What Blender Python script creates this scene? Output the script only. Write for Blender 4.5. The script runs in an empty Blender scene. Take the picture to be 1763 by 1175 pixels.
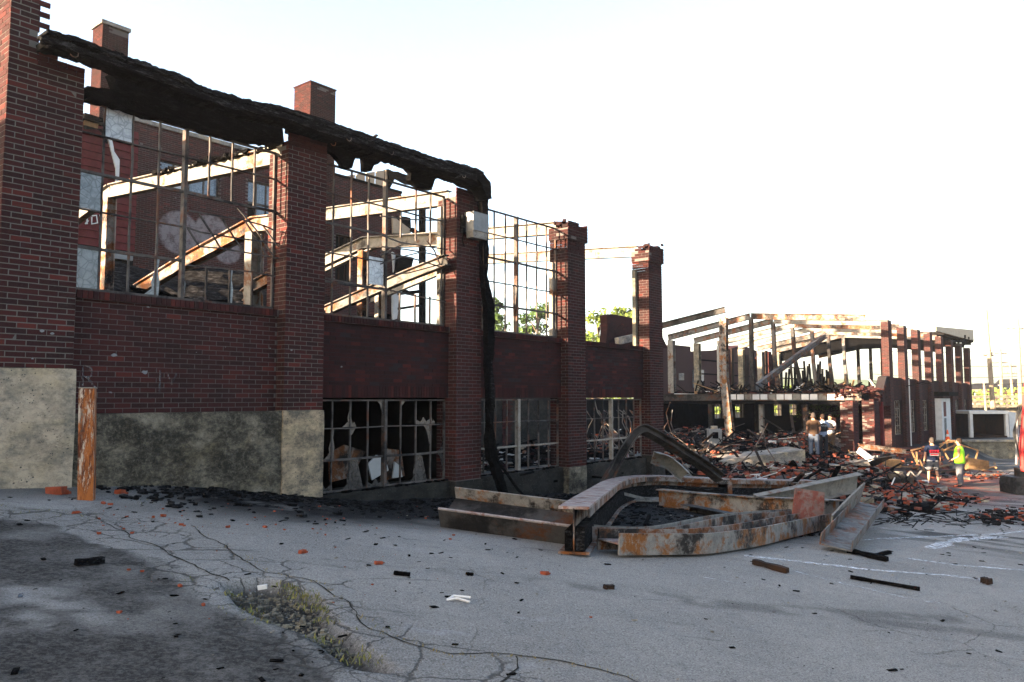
import bpy, math, random
import numpy as np
from mathutils import Vector, Matrix
R = random.Random(7)
rs = np.random.RandomState(5)
PI = math.pi
sc = bpy.context.scene
COL = sc.collection

# ------------------------------------------------------------------ camera, light, exposure
F_PX, CX, CY = 1350.0, 881.5, 587.5
PITCH = math.atan((685 - CY) / F_PX)
cam_d = bpy.data.cameras.new('camera'); cam = bpy.data.objects.new('camera', cam_d); COL.objects.link(cam)
cam_d.sensor_width = 36.0; cam_d.lens = 36.0 * F_PX / 1763.0
cam_d.clip_start = 0.1; cam_d.clip_end = 9000
cam.location = (0, 0, 0); cam.rotation_euler = (PI / 2 + PITCH, 0, 0)
sc.camera = cam

AZ = math.atan((1980 - CX) * math.cos(PITCH) / F_PX)      # facade direction
S = Vector((math.sin(AZ), math.cos(AZ), 0)); Nn = Vector((-math.cos(AZ), math.sin(AZ), 0))
D0 = 13.1 * math.cos(AZ)
PHI = math.radians(20); ELEV = math.radians(12)
to_sun = (-S * math.cos(PHI) + Nn * math.sin(PHI)) * math.cos(ELEV) + Vector((0, 0, math.sin(ELEV)))
sun_d = bpy.data.lights.new('sun', 'SUN'); sun_d.energy = 4.4; sun_d.angle = math.radians(0.5); sun_d.color = (1.0, 0.77, 0.53)
sun = bpy.data.objects.new('sun', sun_d); COL.objects.link(sun)
sun.rotation_euler = to_sun.to_track_quat('Z', 'Y').to_euler()
w = bpy.data.worlds.new('World'); sc.world = w; w.use_nodes = True
wn = w.node_tree; wn.nodes.clear()
sky = wn.nodes.new('ShaderNodeTexSky'); sky.sky_type = 'NISHITA'; sky.sun_disc = False
sky.sun_elevation = ELEV; sky.sun_rotation = math.atan2(to_sun.x, to_sun.y)
sky.air_density = 1.0; sky.dust_density = 3.0; sky.ozone_density = 1.5; sky.altitude = 100
bg = wn.nodes.new('ShaderNodeBackground'); bg.inputs[1].default_value = 0.064
wo = wn.nodes.new('ShaderNodeOutputWorld')
wn.links.new(sky.outputs[0], bg.inputs[0]); wn.links.new(bg.outputs[0], wo.inputs[0])
sc.view_settings.view_transform = 'Standard'; sc.view_settings.look = 'None'
sc.view_settings.exposure = 3.7; sc.view_settings.gamma = 1.0
sc.view_settings.use_curve_mapping = False
sc.cycles.max_bounces = 6; sc.cycles.diffuse_bounces = 3; sc.cycles.use_denoising = True
sc.cycles.transparent_max_bounces = 12

# ------------------------------------------------------------------ pixel <-> place
def ray(x, y):
    a = (x - CX) / F_PX; b = (CY - y) / F_PX
    return Vector((a, math.cos(PITCH) - b * math.sin(PITCH), math.sin(PITCH) + b * math.cos(PITCH)))
def L(x, y, t=0.0):                 # point on the plane t behind the facade -> (s, z)
    r = ray(x, y); k = (D0 + t) / r.dot(Nn)
    return (r.dot(S) * k, r.z * k)
def onS(x, y, s0):                  # point on the cross plane at s0 -> (t, z)
    r = ray(x, y); k = s0 / r.dot(S)
    return (r.dot(Nn) * k - D0, r.z * k)
def WP(x, y, Z):                    # world point of a pixel at depth Z
    r = ray(x, y); return r * (Z / r.y)
def fw(s, t, z=0.0):
    return S * s + Nn * (t + D0) + Vector((0, 0, z))
def tof(X, Y):
    return (X * S.x + Y * S.y, X * Nn.x + Y * Nn.y - D0)
def sm(x, a, b):
    x = np.clip((np.asarray(x, float) - a) / (b - a), 0, 1); return x * x * (3 - 2 * x)
def _h(a, b, seed):
    n = (a * 374761393 + b * 668265263 + seed * 974634777) & 0x7fffffff
    n = ((n ^ (n >> 13)) * 1274126177) & 0x7fffffff
    return ((n ^ (n >> 16)) & 0xffff) / 65535.0
def vn(x, y, sc_=1.0, seed=0):      # value noise, numpy
    if isinstance(x, (float, int)) and isinstance(y, (float, int)):
        x = x * sc_ + 517.3; y = y * sc_ + 331.7; xi = math.floor(x); yi = math.floor(y); fx = x - xi; fy = y - yi
        fx = fx * fx * (3 - 2 * fx); fy = fy * fy * (3 - 2 * fy)
        return (_h(xi, yi, seed) * (1 - fx) + _h(xi + 1, yi, seed) * fx) * (1 - fy) + (_h(xi, yi + 1, seed) * (1 - fx) + _h(xi + 1, yi + 1, seed) * fx) * fy
    x = np.asarray(x, float) * sc_ + 517.3; y = np.asarray(y, float) * sc_ + 331.7
    xi = np.floor(x).astype(np.int64); yi = np.floor(y).astype(np.int64); fx = x - xi; fy = y - yi
    fx = fx * fx * (3 - 2 * fx); fy = fy * fy * (3 - 2 * fy)
    def h(a, b):
        n = (a * 374761393 + b * 668265263 + seed * 974634777) & 0x7fffffff
        n = ((n ^ (n >> 13)) * 1274126177) & 0x7fffffff
        return ((n ^ (n >> 16)) & 0xffff) / 65535.0
    return (h(xi, yi) * (1 - fx) + h(xi + 1, yi) * fx) * (1 - fy) + (h(xi, yi + 1) * (1 - fx) + h(xi + 1, yi + 1) * fx) * fy
def fbm(x, y, s=1.0, seed=0, o=4):
    r = 0; a = .5; tot = 0
    for i in range(o): r = r + a * vn(x, y, s * 2 ** i, seed + i); tot += a; a *= .55
    return r / tot
def seg_dist(X, Y, pts):
    d = np.full(np.shape(X), 1e9)
    for (x0, y0), (x1, y1) in zip(pts[:-1], pts[1:]):
        dx, dy = x1 - x0, y1 - y0; l2 = dx * dx + dy * dy + 1e-9
        u = np.clip(((X - x0) * dx + (Y - y0) * dy) / l2, 0, 1)
        d = np.minimum(d, np.hypot(X - x0 - u * dx, Y - y0 - u * dy))
    return d
def inside(X, Y, poly):
    c = np.zeros(np.shape(X), bool); n = len(poly)
    for i in range(n):
        x0, y0 = poly[i]; x1, y1 = poly[(i + 1) % n]
        if y0 == y1: continue
        c ^= ((y0 > Y) != (y1 > Y)) & (X < (x1 - x0) * (Y - y0) / (y1 - y0) + x0)
    return c

def gz0(X, Y):
    X = np.asarray(X, float); Y = np.asarray(Y, float)
    base = -(1.55 + .105 * X + .009 * Y)
    s = X * S.x + Y * S.y; t = X * Nn.x + Y * Nn.y - D0
    base = base - .3 * sm(s, 5, 9) * np.exp(-(t / 3.5) ** 2)
    q = (base + 3.7) / .22
    z = -3.7 + .22 * np.where(q > 20, q, np.log1p(np.exp(np.clip(q, -40, 20))))
    z = np.minimum(z, -.55 + .0 * X)
    gap = sm(s, 18.6, 20.5) * sm(t, -3.2, 0.2)
    z = z * (1 - gap) + (-2.68) * gap
    z = np.where((t > .4) & (s < 19), -2.75, z)
    ter = np.maximum(sm(s, 38, 42) * sm(t, -2.6, -.8), np.where(Y > 48, 1., 0.) * sm(X, 20, 22))
    z = z * (1 - ter) + (-2.62) * ter
    return z
def sms(x, a, b):
    x = (x - a) / (b - a); x = 0. if x < 0 else (1. if x > 1 else x); return x * x * (3 - 2 * x)
def gz(X, Y):
    base = -(1.55 + .105 * X + .009 * Y)
    s = X * S.x + Y * S.y; t = X * Nn.x + Y * Nn.y - D0
    base = base - .3 * sms(s, 5, 9) * math.exp(-(t / 3.5) ** 2)
    q = (base + 3.7) / .22
    z = -3.7 + .22 * (q if q > 20 else math.log1p(math.exp(max(q, -40))))
    z = min(z, -.55)
    gap = sms(s, 18.6, 20.5) * sms(t, -3.2, 0.2); z = z * (1 - gap) - 2.68 * gap
    if t > .4 and s < 19: z = -2.75
    ter = max(sms(s, 38, 42) * sms(t, -2.6, -.8), sms(X, 20, 22) if Y > 48 else 0.)
    return z * (1 - ter) - 2.62 * ter
def G(x, y, up=0.0):                # ground point seen at a pixel (optionally a height above the ground)
    r = ray(x, y); k = 1.0
    lo, hi = 1.0, 400.0
    for i in range(400):
        k = lo * 1.03
        p = r * k
        if p.z < gz(p.x, p.y) + up: break
        lo = k
    a, b = lo, k
    for i in range(25):
        m = (a + b) / 2; p = r * m
        if p.z < gz(p.x, p.y) + up: b = m
        else: a = m
    return r * b
def G2(x, y): p = G(x, y); return (p.x, p.y)

# ------------------------------------------------------------------ materials
def mat(name, rough=.85, metal=0.0, spec=.3):
    if spec <= .4: spec *= .35
    m = bpy.data.materials.new(name); m.use_nodes = True; nt = m.node_tree; nt.nodes.clear()
    o = nt.nodes.new('ShaderNodeOutputMaterial'); b = nt.nodes.new('ShaderNodeBsdfPrincipled')
    nt.links.new(b.outputs[0], o.inputs[0])
    b.inputs['Roughness'].default_value = rough; b.inputs['Metallic'].default_value = metal
    b.inputs['Specular IOR Level'].default_value = spec
    return m, Nt(nt, b)
class Nt:
    def __init__(s, nt, b): s.nt = nt; s.b = b
    def n(s, t, **k):
        x = s.nt.nodes.new(t)
        for a, v in k.items(): setattr(x, a, v)
        return x
    def lk(s, v, sock):
        if isinstance(v, bpy.types.NodeSocket): s.nt.links.new(v, sock)
        elif isinstance(v, (tuple, list)) and len(v) == 3 and sock.type == 'RGBA': sock.default_value = (*v, 1)
        else: sock.default_value = v
    def pos(s): return s.n('ShaderNodeNewGeometry').outputs['Position']
    def obj(s): return s.n('ShaderNodeTexCoord').outputs['Object']
    def island(s): return s.n('ShaderNodeNewGeometry').outputs['Random Per Island']
    def orand(s): return s.n('ShaderNodeObjectInfo').outputs['Random']
    def mapv(s, v, scale=(1, 1, 1), loc=(0, 0, 0), rot=(0, 0, 0)):
        x = s.n('ShaderNodeMapping'); s.lk(v, x.inputs[0]); x.inputs['Scale'].default_value = scale
        x.inputs['Location'].default_value = loc; x.inputs['Rotation'].default_value = rot; return x.outputs[0]
    def noise(s, v, scale, detail=4, rough=.6, dist=0.0, col=False):
        x = s.n('ShaderNodeTexNoise'); s.lk(v, x.inputs['Vector']); x.inputs['Scale'].default_value = scale
        x.inputs['Detail'].default_value = detail; x.inputs['Roughness'].default_value = rough; x.inputs['Distortion'].default_value = dist
        return x.outputs[1 if col else 0]
    def vor(s, v, scale, feat='F1', out='Distance', rnd=1.0):
        x = s.n('ShaderNodeTexVoronoi', feature=feat); s.lk(v, x.inputs['Vector']); x.inputs['Scale'].default_value = scale
        x.inputs['Randomness'].default_value = rnd; return x.outputs[out]
    def m(s, op, a, b=0.0, c=None, clamp=False):
        x = s.n('ShaderNodeMath', operation=op, use_clamp=clamp); s.lk(a, x.inputs[0]); s.lk(b, x.inputs[1])
        if c is not None: s.lk(c, x.inputs[2])
        return x.outputs[0]
    def step(s, v, a, b, lo=0.0, hi=1.0):
        x = s.n('ShaderNodeMapRange'); x.interpolation_type = 'SMOOTHSTEP'; s.lk(v, x.inputs[0])
        x.inputs[1].default_value = a; x.inputs[2].default_value = b; x.inputs[3].default_value = lo; x.inputs[4].default_value = hi
        return x.outputs[0]
    def ramp(s, f, st, mode='LINEAR'):
        x = s.n('ShaderNodeValToRGB'); s.lk(f, x.inputs[0]); r = x.color_ramp; r.interpolation = mode
        while len(r.elements) < len(st): r.elements.new(.5)
        for e, (p, c) in zip(r.elements, st): e.position = p; e.color = (*c, 1) if len(c) == 3 else c
        return x.outputs[0]
    def mix(s, f, a, b, blend='MIX'):
        x = s.n('ShaderNodeMix', data_type='RGBA', blend_type=blend); s.lk(f, x.inputs[0]); s.lk(a, x.inputs[6]); s.lk(b, x.inputs[7]); return x.outputs[2]
    def sep(s, v):
        x = s.n('ShaderNodeSeparateXYZ'); s.lk(v, x.inputs[0]); return x.outputs
    def attr(s, name):
        x = s.n('ShaderNodeAttribute', attribute_name=name); return x.outputs
    def bump(s, h, st=.5, d=.01):
        x = s.n('ShaderNodeBump'); s.lk(h, x.inputs['Height']); x.inputs['Strength'].default_value = st; x.inputs['Distance'].default_value = d
        s.nt.links.new(x.outputs[0], s.b.inputs['Normal'])
    def color(s, c): s.lk(c, s.b.inputs['Base Color'])
    def rough(s, c): s.lk(c, s.b.inputs['Roughness'])
g3 = lambda v: (v, v, v)

def brick_mat(name, rnd='island', soot=.5, light=1.0, graffiti=None):
    m, n = mat(name, .85, 0, .12)
    r = n.island() if rnd == 'island' else n.orand()
    c = n.ramp(r, [(0, (.022, .0112, .0108)), (.25, (.028, .0115, .011)), (.5, (.034, .012, .0115)), (.78, (.041, .0128, .0118)), (.92, (.050, .014, .0125)), (.975, (.085, .019, .015)), (1, (.034, .014, .0135))])
    p = n.pos()
    c = n.mix(n.step(n.noise(p, 40, 4), .35, .75), c, n.mix(.5, c, (.035, .022, .02)))
    if light != 1.0: c = n.mix(1.0, c, g3(light), 'MULTIPLY')
    so = n.step(n.noise(p, .55, 5, .65), .62 - .25 * soot, .86 - .25 * soot, 0, .3 + .6 * soot)
    c = n.mix(so, c, (.010, .0085, .009))
    pale = n.step(n.noise(n.mapv(p, (1, 1, 1), (5, 3, 2)), 1.3, 6, .75), .66, .80, 0, .35)
    c = n.mix(pale, c, (.14, .12, .12))
    if graffiti: c = graffiti(n, c)
    n.color(c); n.bump(n.noise(p, 90, 3), .35, .004)
    return m
def mortar_mat(name, base=(.20, .175, .15), soot=.5):
    m, n = mat(name, .95); p = n.pos()
    c = n.mix(n.noise(p, 9, 4), base, tuple(v * .55 for v in base))
    so = n.step(n.noise(p, .55, 5, .65), .62 - .3 * soot, .86 - .3 * soot, 0, .95)
    n.color(n.mix(so, c, (.02, .018, .018))); n.bump(n.noise(p, 120, 2), .4, .004)
    return m
def circ(n, o, x, z, r, soft=.06):
    x = x - 16.0; z = z + 2.7
    dx = n.m('SUBTRACT', o[0], x); dz = n.m('SUBTRACT', o[2], z)
    d = n.m('SQRT', n.m('ADD', n.m('MULTIPLY', dx, dx), n.m('MULTIPLY', dz, dz)))
    return n.step(d, r - soft, r + soft, 1, 0)
def graff(n, c):
    o = n.sep(n.obj()); k = .33
    a = n.m('MAXIMUM', circ(n, o, 13.2, 5.55, .72), n.m('MAXIMUM', circ(n, o, 14.35, 5.75, .62), circ(n, o, 15.0, 5.25, .52)))
    b = a
    b = n.m('MULTIPLY', b, n.step(n.noise(n.pos(), 3.2, 6, .8), .3, .6, .1, .8))
    return n.mix(b, c, (.20, .175, .18))
def mortar_graff(m):
    n = Nt(m.node_tree, [x for x in m.node_tree.nodes if x.type == 'BSDF_PRINCIPLED'][0])
    l = n.b.inputs['Base Color'].links[0].from_socket
    n.color(graff(n, l)); return m
def steel_mat(name, cols, sc1=1.6, bias=0.0, rough=.75, metal=.0, black=.5):
    # cols: paint/scale, rust, dark
    m, n = mat(name, rough, metal, .4); p = n.obj()
    v = n.mapv(p, (1, 1, 1))
    c = n.mix(n.step(n.noise(v, 7, 5, .7), .35, .7), cols[0], tuple(x * .62 for x in cols[0]))
    ru = n.step(n.noise(v, sc1, 6, .72, .4), .50 - bias, .62 - bias)
    rc = n.mix(n.noise(v, 14, 5, .7), cols[1], tuple(x * .4 for x in cols[1]))
    c = n.mix(ru, c, rc)
    bl = n.step(n.noise(n.mapv(p, (1, 1, 1), (9, 4, 3)), sc1 * .6, 6, .7), .66 - .2 * black, .78 - .2 * black)
    c = n.mix(bl, c, cols[2])
    c = n.mix(n.step(n.noise(v, 45, 4, .7), .60, .74, 0, .7), c, tuple(x * .5 for x in cols[1]))
    c = n.mix(n.m('MULTIPLY', n.step(n.noise(n.mapv(p, (1, 1, .5)), 30, 5, .8), .56, .62), n.step(n.noise(v, 3, 4), .42, .55, 0, .8)), c, cols[0])
    c = n.mix(n.step(n.noise(v, 60, 4, .8), .58, .66, 0, .6), c, cols[2])
    n.color(c); n.rough(n.step(n.noise(v, 9, 4), .3, .7, rough - .2, rough + .15)); n.bump(n.noise(v, 30, 5, .7), .45, .006)
    return m
def char_mat(name, col=(.0028, .0026, .0027), col2=(.012, .0115, .0115)):
    m, n = mat(name, .9, 0, .04); p = n.obj()
    cr = n.vor(n.mapv(p, (1, 1, 2.2)), 16, 'DISTANCE_TO_EDGE')
    c = n.mix(n.step(n.noise(n.mapv(p, (.5, 1, 2.5)), 9, 6, .8), .48, .66), col, col2)
    n.color(c); n.bump(n.m('ADD', n.m('MULTIPLY', n.step(cr, 0, .12), .6), n.noise(p, 28, 5, .75)), .9, .025)
    return m
def plain(name, col, rough=.8, var=.35, ns=8, metal=0.0, spec=.3, bs=.25, bd=.005, bns=60, col2=None):
    m, n = mat(name, rough, metal, spec); p = n.obj()
    n.color(n.mix(n.step(n.noise(p, ns, 5, .7), .3, .7), col, col2 or tuple(v * (1 - var) for v in col)))
    n.bump(n.noise(p, bns, 4, .7), bs, bd)
    return m
def concrete_mat(name, base, dark, amount, tan=(.36, .28, .17), pits=True):
    m, n = mat(name, .92); p = n.pos()
    c = n.mix(n.step(n.noise(p, 3.5, 6, .7), .35, .7), base, tuple(v * .7 for v in base))
    c = n.mix(n.step(n.noise(n.mapv(p, (1, 1, 1.5), (2, 2, 5)), 1.4, 5, .6), .48, .68, 0, .8), c, tan)
    f = n.step(n.noise(n.mapv(p, (1, 1, 1.8), (7, 0, 0)), 1.9, 8, .78), .50 - amount * .35, .80 - amount * .35)
    f = n.m('MULTIPLY', f, n.step(n.noise(p, 14, 6, .85), .30, .55, .45, 1))
    c = n.mix(f, c, dark)
    c = n.mix(n.step(n.noise(p, 22, 6, .8), .55, .68, 0, .55), c, tuple(v * .5 for v in dark))
    h = n.noise(p, 35, 6, .75)
    if pits:
        pit = n.m('MULTIPLY', n.step(n.vor(p, 24), .12, .20, 1, 0), n.step(n.noise(p, 2.0, 3), .46, .54))
        pit = n.m('MAXIMUM', pit, n.m('MULTIPLY', n.step(n.vor(n.mapv(p, (1, 1, 1.5), (3, 1, 2)), 11), .10, .16, 1, 0), n.step(n.noise(n.mapv(p, (1, 1, 1), (9, 1, 2)), 1.5, 4), .50, .56)))
        c = n.mix(pit, c, (.05, .048, .045)); h = n.m('SUBTRACT', h, pit)
    n.color(c); n.bump(h, .8, .012)
    return m

MT = {}
MT['brick_obj'] = brick_mat('brick red brown', 'object', .42)
MT['brick'] = brick_mat('brick red brown joined', 'island', .42)
MT['brick_dark'] = brick_mat('brick sooty', 'island', .55, .75)
MT['brick_bg'] = brick_mat('brick of rear building', 'island', .1, 1.1, graff)
MT['brick_bg_obj'] = brick_mat('brick of rear building single', 'object', .3, 1.05)
MT['mortar'] = mortar_mat('mortar pale', (.125, .112, .098), .15)
MT['mortar_mid'] = mortar_mat('mortar mid', (.10, .085, .078), .2)
MT['mortar_dark'] = mortar_mat('mortar sooty', (.022, .017, .018), .3)
MT['mortar_bg'] = mortar_graff(mortar_mat('mortar of rear building', (.115, .095, .09), .15))
MT['steel_pale'] = steel_mat('steel pale primer', ((.155, .145, .13), (.13, .055, .026), (.03, .028, .027)), 2.2, -.03, black=.5)
MT['steel_grey'] = steel_mat('steel grey burnt', ((.105, .10, .095), (.15, .055, .022), (.018, .017, .016)), 2.2, .02, black=.8)
MT['steel_rust'] = steel_mat('steel orange rust', ((.19, .16, .14), (.155, .052, .014), (.012, .0095, .0085)), 2.6, .06, black=.85)
m_, n = mat('post rust', .8); p_ = n.obj(); q_ = n.mapv(p_, (1, 1, .22))
n.color(n.mix(n.step(n.noise(q_, 16, 6, .8), .50, .60), n.mix(n.step(n.noise(q_, 12, 6, .8), .40, .60), (.27, .085, .022), (.06, .018, .010)), n.mix(n.step(n.noise(q_, 5, 4), .45, .6), (.42, .34, .26), (.045, .025, .018)))); n.bump(n.noise(q_, 30, 5, .8), .5, .006); MT['post_rust'] = m_
MT['steel_orange'] = steel_mat('steel bright orange rust', ((.17, .155, .14), (.20, .075, .018), (.012, .010, .009)), 3.2, .035, black=.8)
MT['steel_pink'] = steel_mat('steel flaking top flange', ((.24, .20, .185), (.21, .09, .06), (.06, .048, .045)), 4.5, .0, black=.6)
MT['steel_dark'] = steel_mat('steel black burnt', ((.040, .037, .035), (.08, .028, .011), (.008, .0072, .0072)), 1.8, -.01, black=1.0)
MT['sash'] = steel_mat('sash steel rusty', ((.075, .066, .06), (.12, .05, .028), (.015, .0135, .0135)), 2.2, .0, black=.9)
MT['sash_pale'] = steel_mat('sash steel pale paint', ((.21, .185, .155), (.15, .075, .045), (.03, .027, .025)), 2.2, -.02, black=.6)
MT['char'] = char_mat('charred wood')
MT['char_grey'] = char_mat('charred wood ash grey', (.006, .0057, .0058), (.045, .044, .046))
MT['wood'] = plain('raw wood', (.20, .12, .06), .8, .45, 6)
MT['wood_burnt'] = plain('half burnt wood', (.010, .008, .007), .85, .3, 3, col2=(.028, .014, .008))
MT['conc_left'] = concrete_mat('concrete cream', (.41, .325, .23), (.10, .09, .075), .36)
MT['conc_mid'] = concrete_mat('concrete mossy dark', (.20, .17, .125), (.022, .0195, .015), .62, (.13, .10, .055))
MT['conc_tan'] = concrete_mat('concrete tan', (.37, .275, .175), (.07, .062, .05), .48)
MT['conc_dark'] = concrete_mat('concrete sooty', (.034, .031, .025), (.009, .008, .0075), .50, (.028, .026, .018))
MT['conc_block'] = concrete_mat('concrete block', (.25, .225, .195), (.07, .065, .06), .4)
MT['conc_wall'] = concrete_mat('retaining concrete', (.19, .17, .13), (.06, .055, .045), .5)
MT['white_brick'] = plain('white painted wall flaking', (.36, .35, .35), .9, .2, 3, col2=(.07, .065, .065))
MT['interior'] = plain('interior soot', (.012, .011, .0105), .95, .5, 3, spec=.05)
MT['clap'] = plain('red clapboard paint', (.085, .012, .013), .7, .4, 5)
MT['white'] = plain('white paint weathered', (.46, .45, .44), .7, .2, 3)
MT['galv'] = plain('galvanised sheet', (.17, .17, .17), .55, .3, 4, metal=.3)
m_, n = mat('faint chalk', 1, 0, 0); tr_n = n.n('ShaderNodeBsdfTransparent'); mx = n.n('ShaderNodeMixShader'); n.color((.20, .19, .19)); n.lk(n.step(n.noise(n.pos(), 40, 4, .8), .45, .65, 0, .5), mx.inputs[0]); n.nt.links.new(tr_n.outputs[0], mx.inputs[1]); n.nt.links.new(n.b.outputs[0], mx.inputs[2]); n.nt.links.new(mx.outputs[0], [x for x in n.nt.nodes if x.type == 'OUTPUT_MATERIAL'][0].inputs[0]); MT['chalk'] = m_
MT['tin'] = plain('corrugated sheet', (.36, .27, .185), .6, .25, 3)  # tan also carries the sunlit look of the wing roof overhang
def glass_pane(name, c1, c2, rough=.35, sc=9):
    m, n = mat(name, rough, 0, .6); p = n.obj()
    f = n.step(n.noise(p, sc, 6, .75), .38, .66)
    v = n.step(n.vor(p, 10, 'DISTANCE_TO_EDGE'), .02, .09, .6, 0)
    n.color(n.mix(v, n.mix(f, c1, c2), tuple(x * .55 for x in c2))); n.bump(n.noise(p, 40, 4), .2, .003)
    return m
MT['glass_white'] = glass_pane('whitened wired glass', (.40, .41, .43), (.25, .26, .28))
MT['glass_grey'] = glass_pane('sooted grey glass', (.15, .16, .17), (.085, .092, .10), .25)
MT['glass_dark'] = glass_pane('sooted broken glass', (.05, .047, .045), (.018, .017, .017), .2)
MT['glass_blue'] = glass_pane('rear window glass', (.09, .11, .14), (.05, .06, .08), .08, 3)

# ------------------------------------------------------------------ mesh building and tagging
BASE = {}
FROT = math.atan2(S.y, S.x)
FM = Matrix(((S.x, Nn.x, 0), (S.y, Nn.y, 0), (0, 0, 1)))
class MB:
    def __init__(s): s.v = []; s.f = []
    def add(s, vs, fs):
        o = len(s.v); s.v += [tuple(v) for v in vs]; s.f += [tuple(i + o for i in f) for f in fs]; return s
    def vbox(s, o, a, b, c):
        o, a, b, c = Vector(o), Vector(a), Vector(b), Vector(c)
        vs = [o, o + a, o + a + b, o + b, o + c, o + a + c, o + a + b + c, o + b + c]
        fs = [(0, 3, 2, 1), (4, 5, 6, 7), (0, 1, 5, 4), (1, 2, 6, 5), (2, 3, 7, 6), (3, 0, 4, 7)]
        if a.cross(b).dot(c) < 0: fs = [f[::-1] for f in fs]
        return s.add(vs, fs)
    def box(s, x0, x1, y0, y1, z0, z1): return s.vbox((x0, y0, z0), (x1 - x0, 0, 0), (0, y1 - y0, 0), (0, 0, z1 - z0))
    def sweep(s, prof, path, ups, widths=None, cap=True):
        # prof: list of (a, b) along side and up; path: points; ups: up vector(s)
        path = [Vector(p) for p in path]; n = len(path); k = len(prof); vs = []
        for i, p in enumerate(path):
            if i == 0: d = path[1] - path[0]
            elif i == n - 1: d = path[-1] - path[-2]
            else: d = (path[i + 1] - p).normalized() + (p - path[i - 1]).normalized()
            d.normalize(); u = Vector(ups[i] if isinstance(ups, list) else ups)
            side = d.cross(u).normalized(); up = side.cross(d).normalized()
            w_ = widths[i] if widths else 1.0
            for a, b in prof: vs.append(p + side * a * w_ + up * b * w_)
        fs = []
        for i in range(n - 1):
            for j in range(k):
                a, b = i * k + j, i * k + (j + 1) % k
                fs.append((a, b, b + k, a + k))
        if cap: fs.append(tuple(range(k))[::-1]); fs.append(tuple(range((n - 1) * k, n * k)))
        return s.add(vs, fs)
    def bar(s, p0, p1, w_, h_, up=(0, 0, 1)):
        return s.sweep([(-w_ / 2, -h_ / 2), (w_ / 2, -h_ / 2), (w_ / 2, h_ / 2), (-w_ / 2, h_ / 2)], [p0, p1], up)
    def tube(s, path, r, n=6, r1=None):
        pr = [(math.cos(2 * PI * i / n) * r, math.sin(2 * PI * i / n) * r) for i in range(n)]
        d = Vector(path[-1]) - Vector(path[0]); up = (0, 0, 1) if abs(d.normalized().z) < .9 else (1, 0, .1)
        wd = None
        if r1 is not None: wd = [1 + (r1 / r - 1) * i / (len(path) - 1) for i in range(len(path))]
        return s.sweep(pr, path, up, wd)
    def slab(s, pts, a0, a1, axis='y'):   # polygon (u, z) extruded along axis
        n = len(pts)
        ar = sum(pts[i][0] * pts[(i + 1) % n][1] - pts[(i + 1) % n][0] * pts[i][1] for i in range(n))
        if ar < 0: pts = pts[::-1]
        mk = (lambda u, z, a: (u, a, z)) if axis == 'y' else ((lambda u, z, a: (a, u, z)) if axis == 'x' else (lambda u, z, a: (u, z, a)))
        vs = [mk(u, z, a0) for u, z in pts] + [mk(u, z, a1) for u, z in pts]
        fs = [tuple(range(n)), tuple(range(2 * n - 1, n - 1, -1))] + [(i, i + n, (i + 1) % n + n, (i + 1) % n) for i in range(n)]
        if axis == 'x': fs = [f[::-1] for f in fs]
        if axis == 'z': fs = [f[::-1] for f in fs]
        return s.add(vs, fs)
    def rock(s, c, sx, sy, sz, rnd=R):
        a, b = rnd.random() * 6.28, (rnd.random() - .5) * .8
        ex = Vector((math.cos(a), math.sin(a), b * .5)) * sx; ey = Vector((-math.sin(a), math.cos(a), -b * .3)) * sy; ez = Vector((-b * .4, b * .2, 1)) * sz
        c = Vector(c); vs = []
        for i, (x, y, z) in enumerate([(-1, -1, -1), (1, -1, -1), (1, 1, -1), (-1, 1, -1), (-1, -1, 1), (1, -1, 1), (1, 1, 1), (-1, 1, 1)]):
            j = lambda: .5 * (1 - .35 * rnd.random())
            vs.append(c + ex * x * j() + ey * y * j() + ez * z * j())
        return s.add(vs, [(0, 3, 2, 1), (4, 5, 6, 7), (0, 1, 5, 4), (1, 2, 6, 5), (2, 3, 7, 6), (3, 0, 4, 7)])
    def build(s, name, m, parent=None, smooth=False, kind=None, label=None, off=None, loc=None):
        me = bpy.data.meshes.new(name)
        b = BASE.get(parent.name if parent else None, Vector((0, 0, 0)))
        if off is not None: b = Vector(off)
        me.from_pydata([(v[0] - b.x, v[1] - b.y, v[2] - b.z) for v in s.v], [], s.f)
        me.materials.append(MT[m] if isinstance(m, str) else m)
        if smooth: me.shade_smooth()
        me.update()
        o = bpy.data.objects.new(name, me); COL.objects.link(o)
        if loc is not None: o.location = loc
        if parent: o.parent = parent; BASE[o.name] = b
        if kind: o['kind'] = kind
        if label: o['label'] = label
        return o
def tag(o, label, cat, group=None):
    o['label'] = label; o['category'] = cat
    if group: o['group'] = group
    return o
def thing(name, label, cat, base=(0, 0, 0), frame='F', group=None):
    o = bpy.data.objects.new(name, None); COL.objects.link(o); o.empty_display_size = .2
    if frame == 'F': o.location = fw(*base); o.rotation_euler = (0, 0, FROT)
    else: o.location = base
    BASE[o.name] = Vector(base)
    return tag(o, label, cat, group)
SEEN = None
def single(mb, name, m, label, cat, base, frame='W', group=None, smooth=False, kind=None):
    if SEEN is not None and label:
        if label in SEEN: return None
        SEEN.add(label)
    # a thing that is one mesh, its origin at its base; vertices given in the frame
    o = mb.build(name, m, None, smooth, off=base)
    if frame == 'F': o.location = fw(*base); o.rotation_euler = (0, 0, FROT)
    else: o.location = base
    if kind: o['kind'] = kind
    if cat: tag(o, label, cat, group)
    elif label: o['label'] = label
    return o
def iprof(b, d, tf=.02, tw=.014):
    h = d / 2; q = b / 2; w_ = tw / 2
    return [(-q, -h), (q, -h), (q, -h + tf), (w_, -h + tf), (w_, h - tf), (q, h - tf), (q, h), (-q, h), (-q, h - tf), (-w_, h - tf), (-w_, -h + tf), (-q, -h + tf)]
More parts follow.
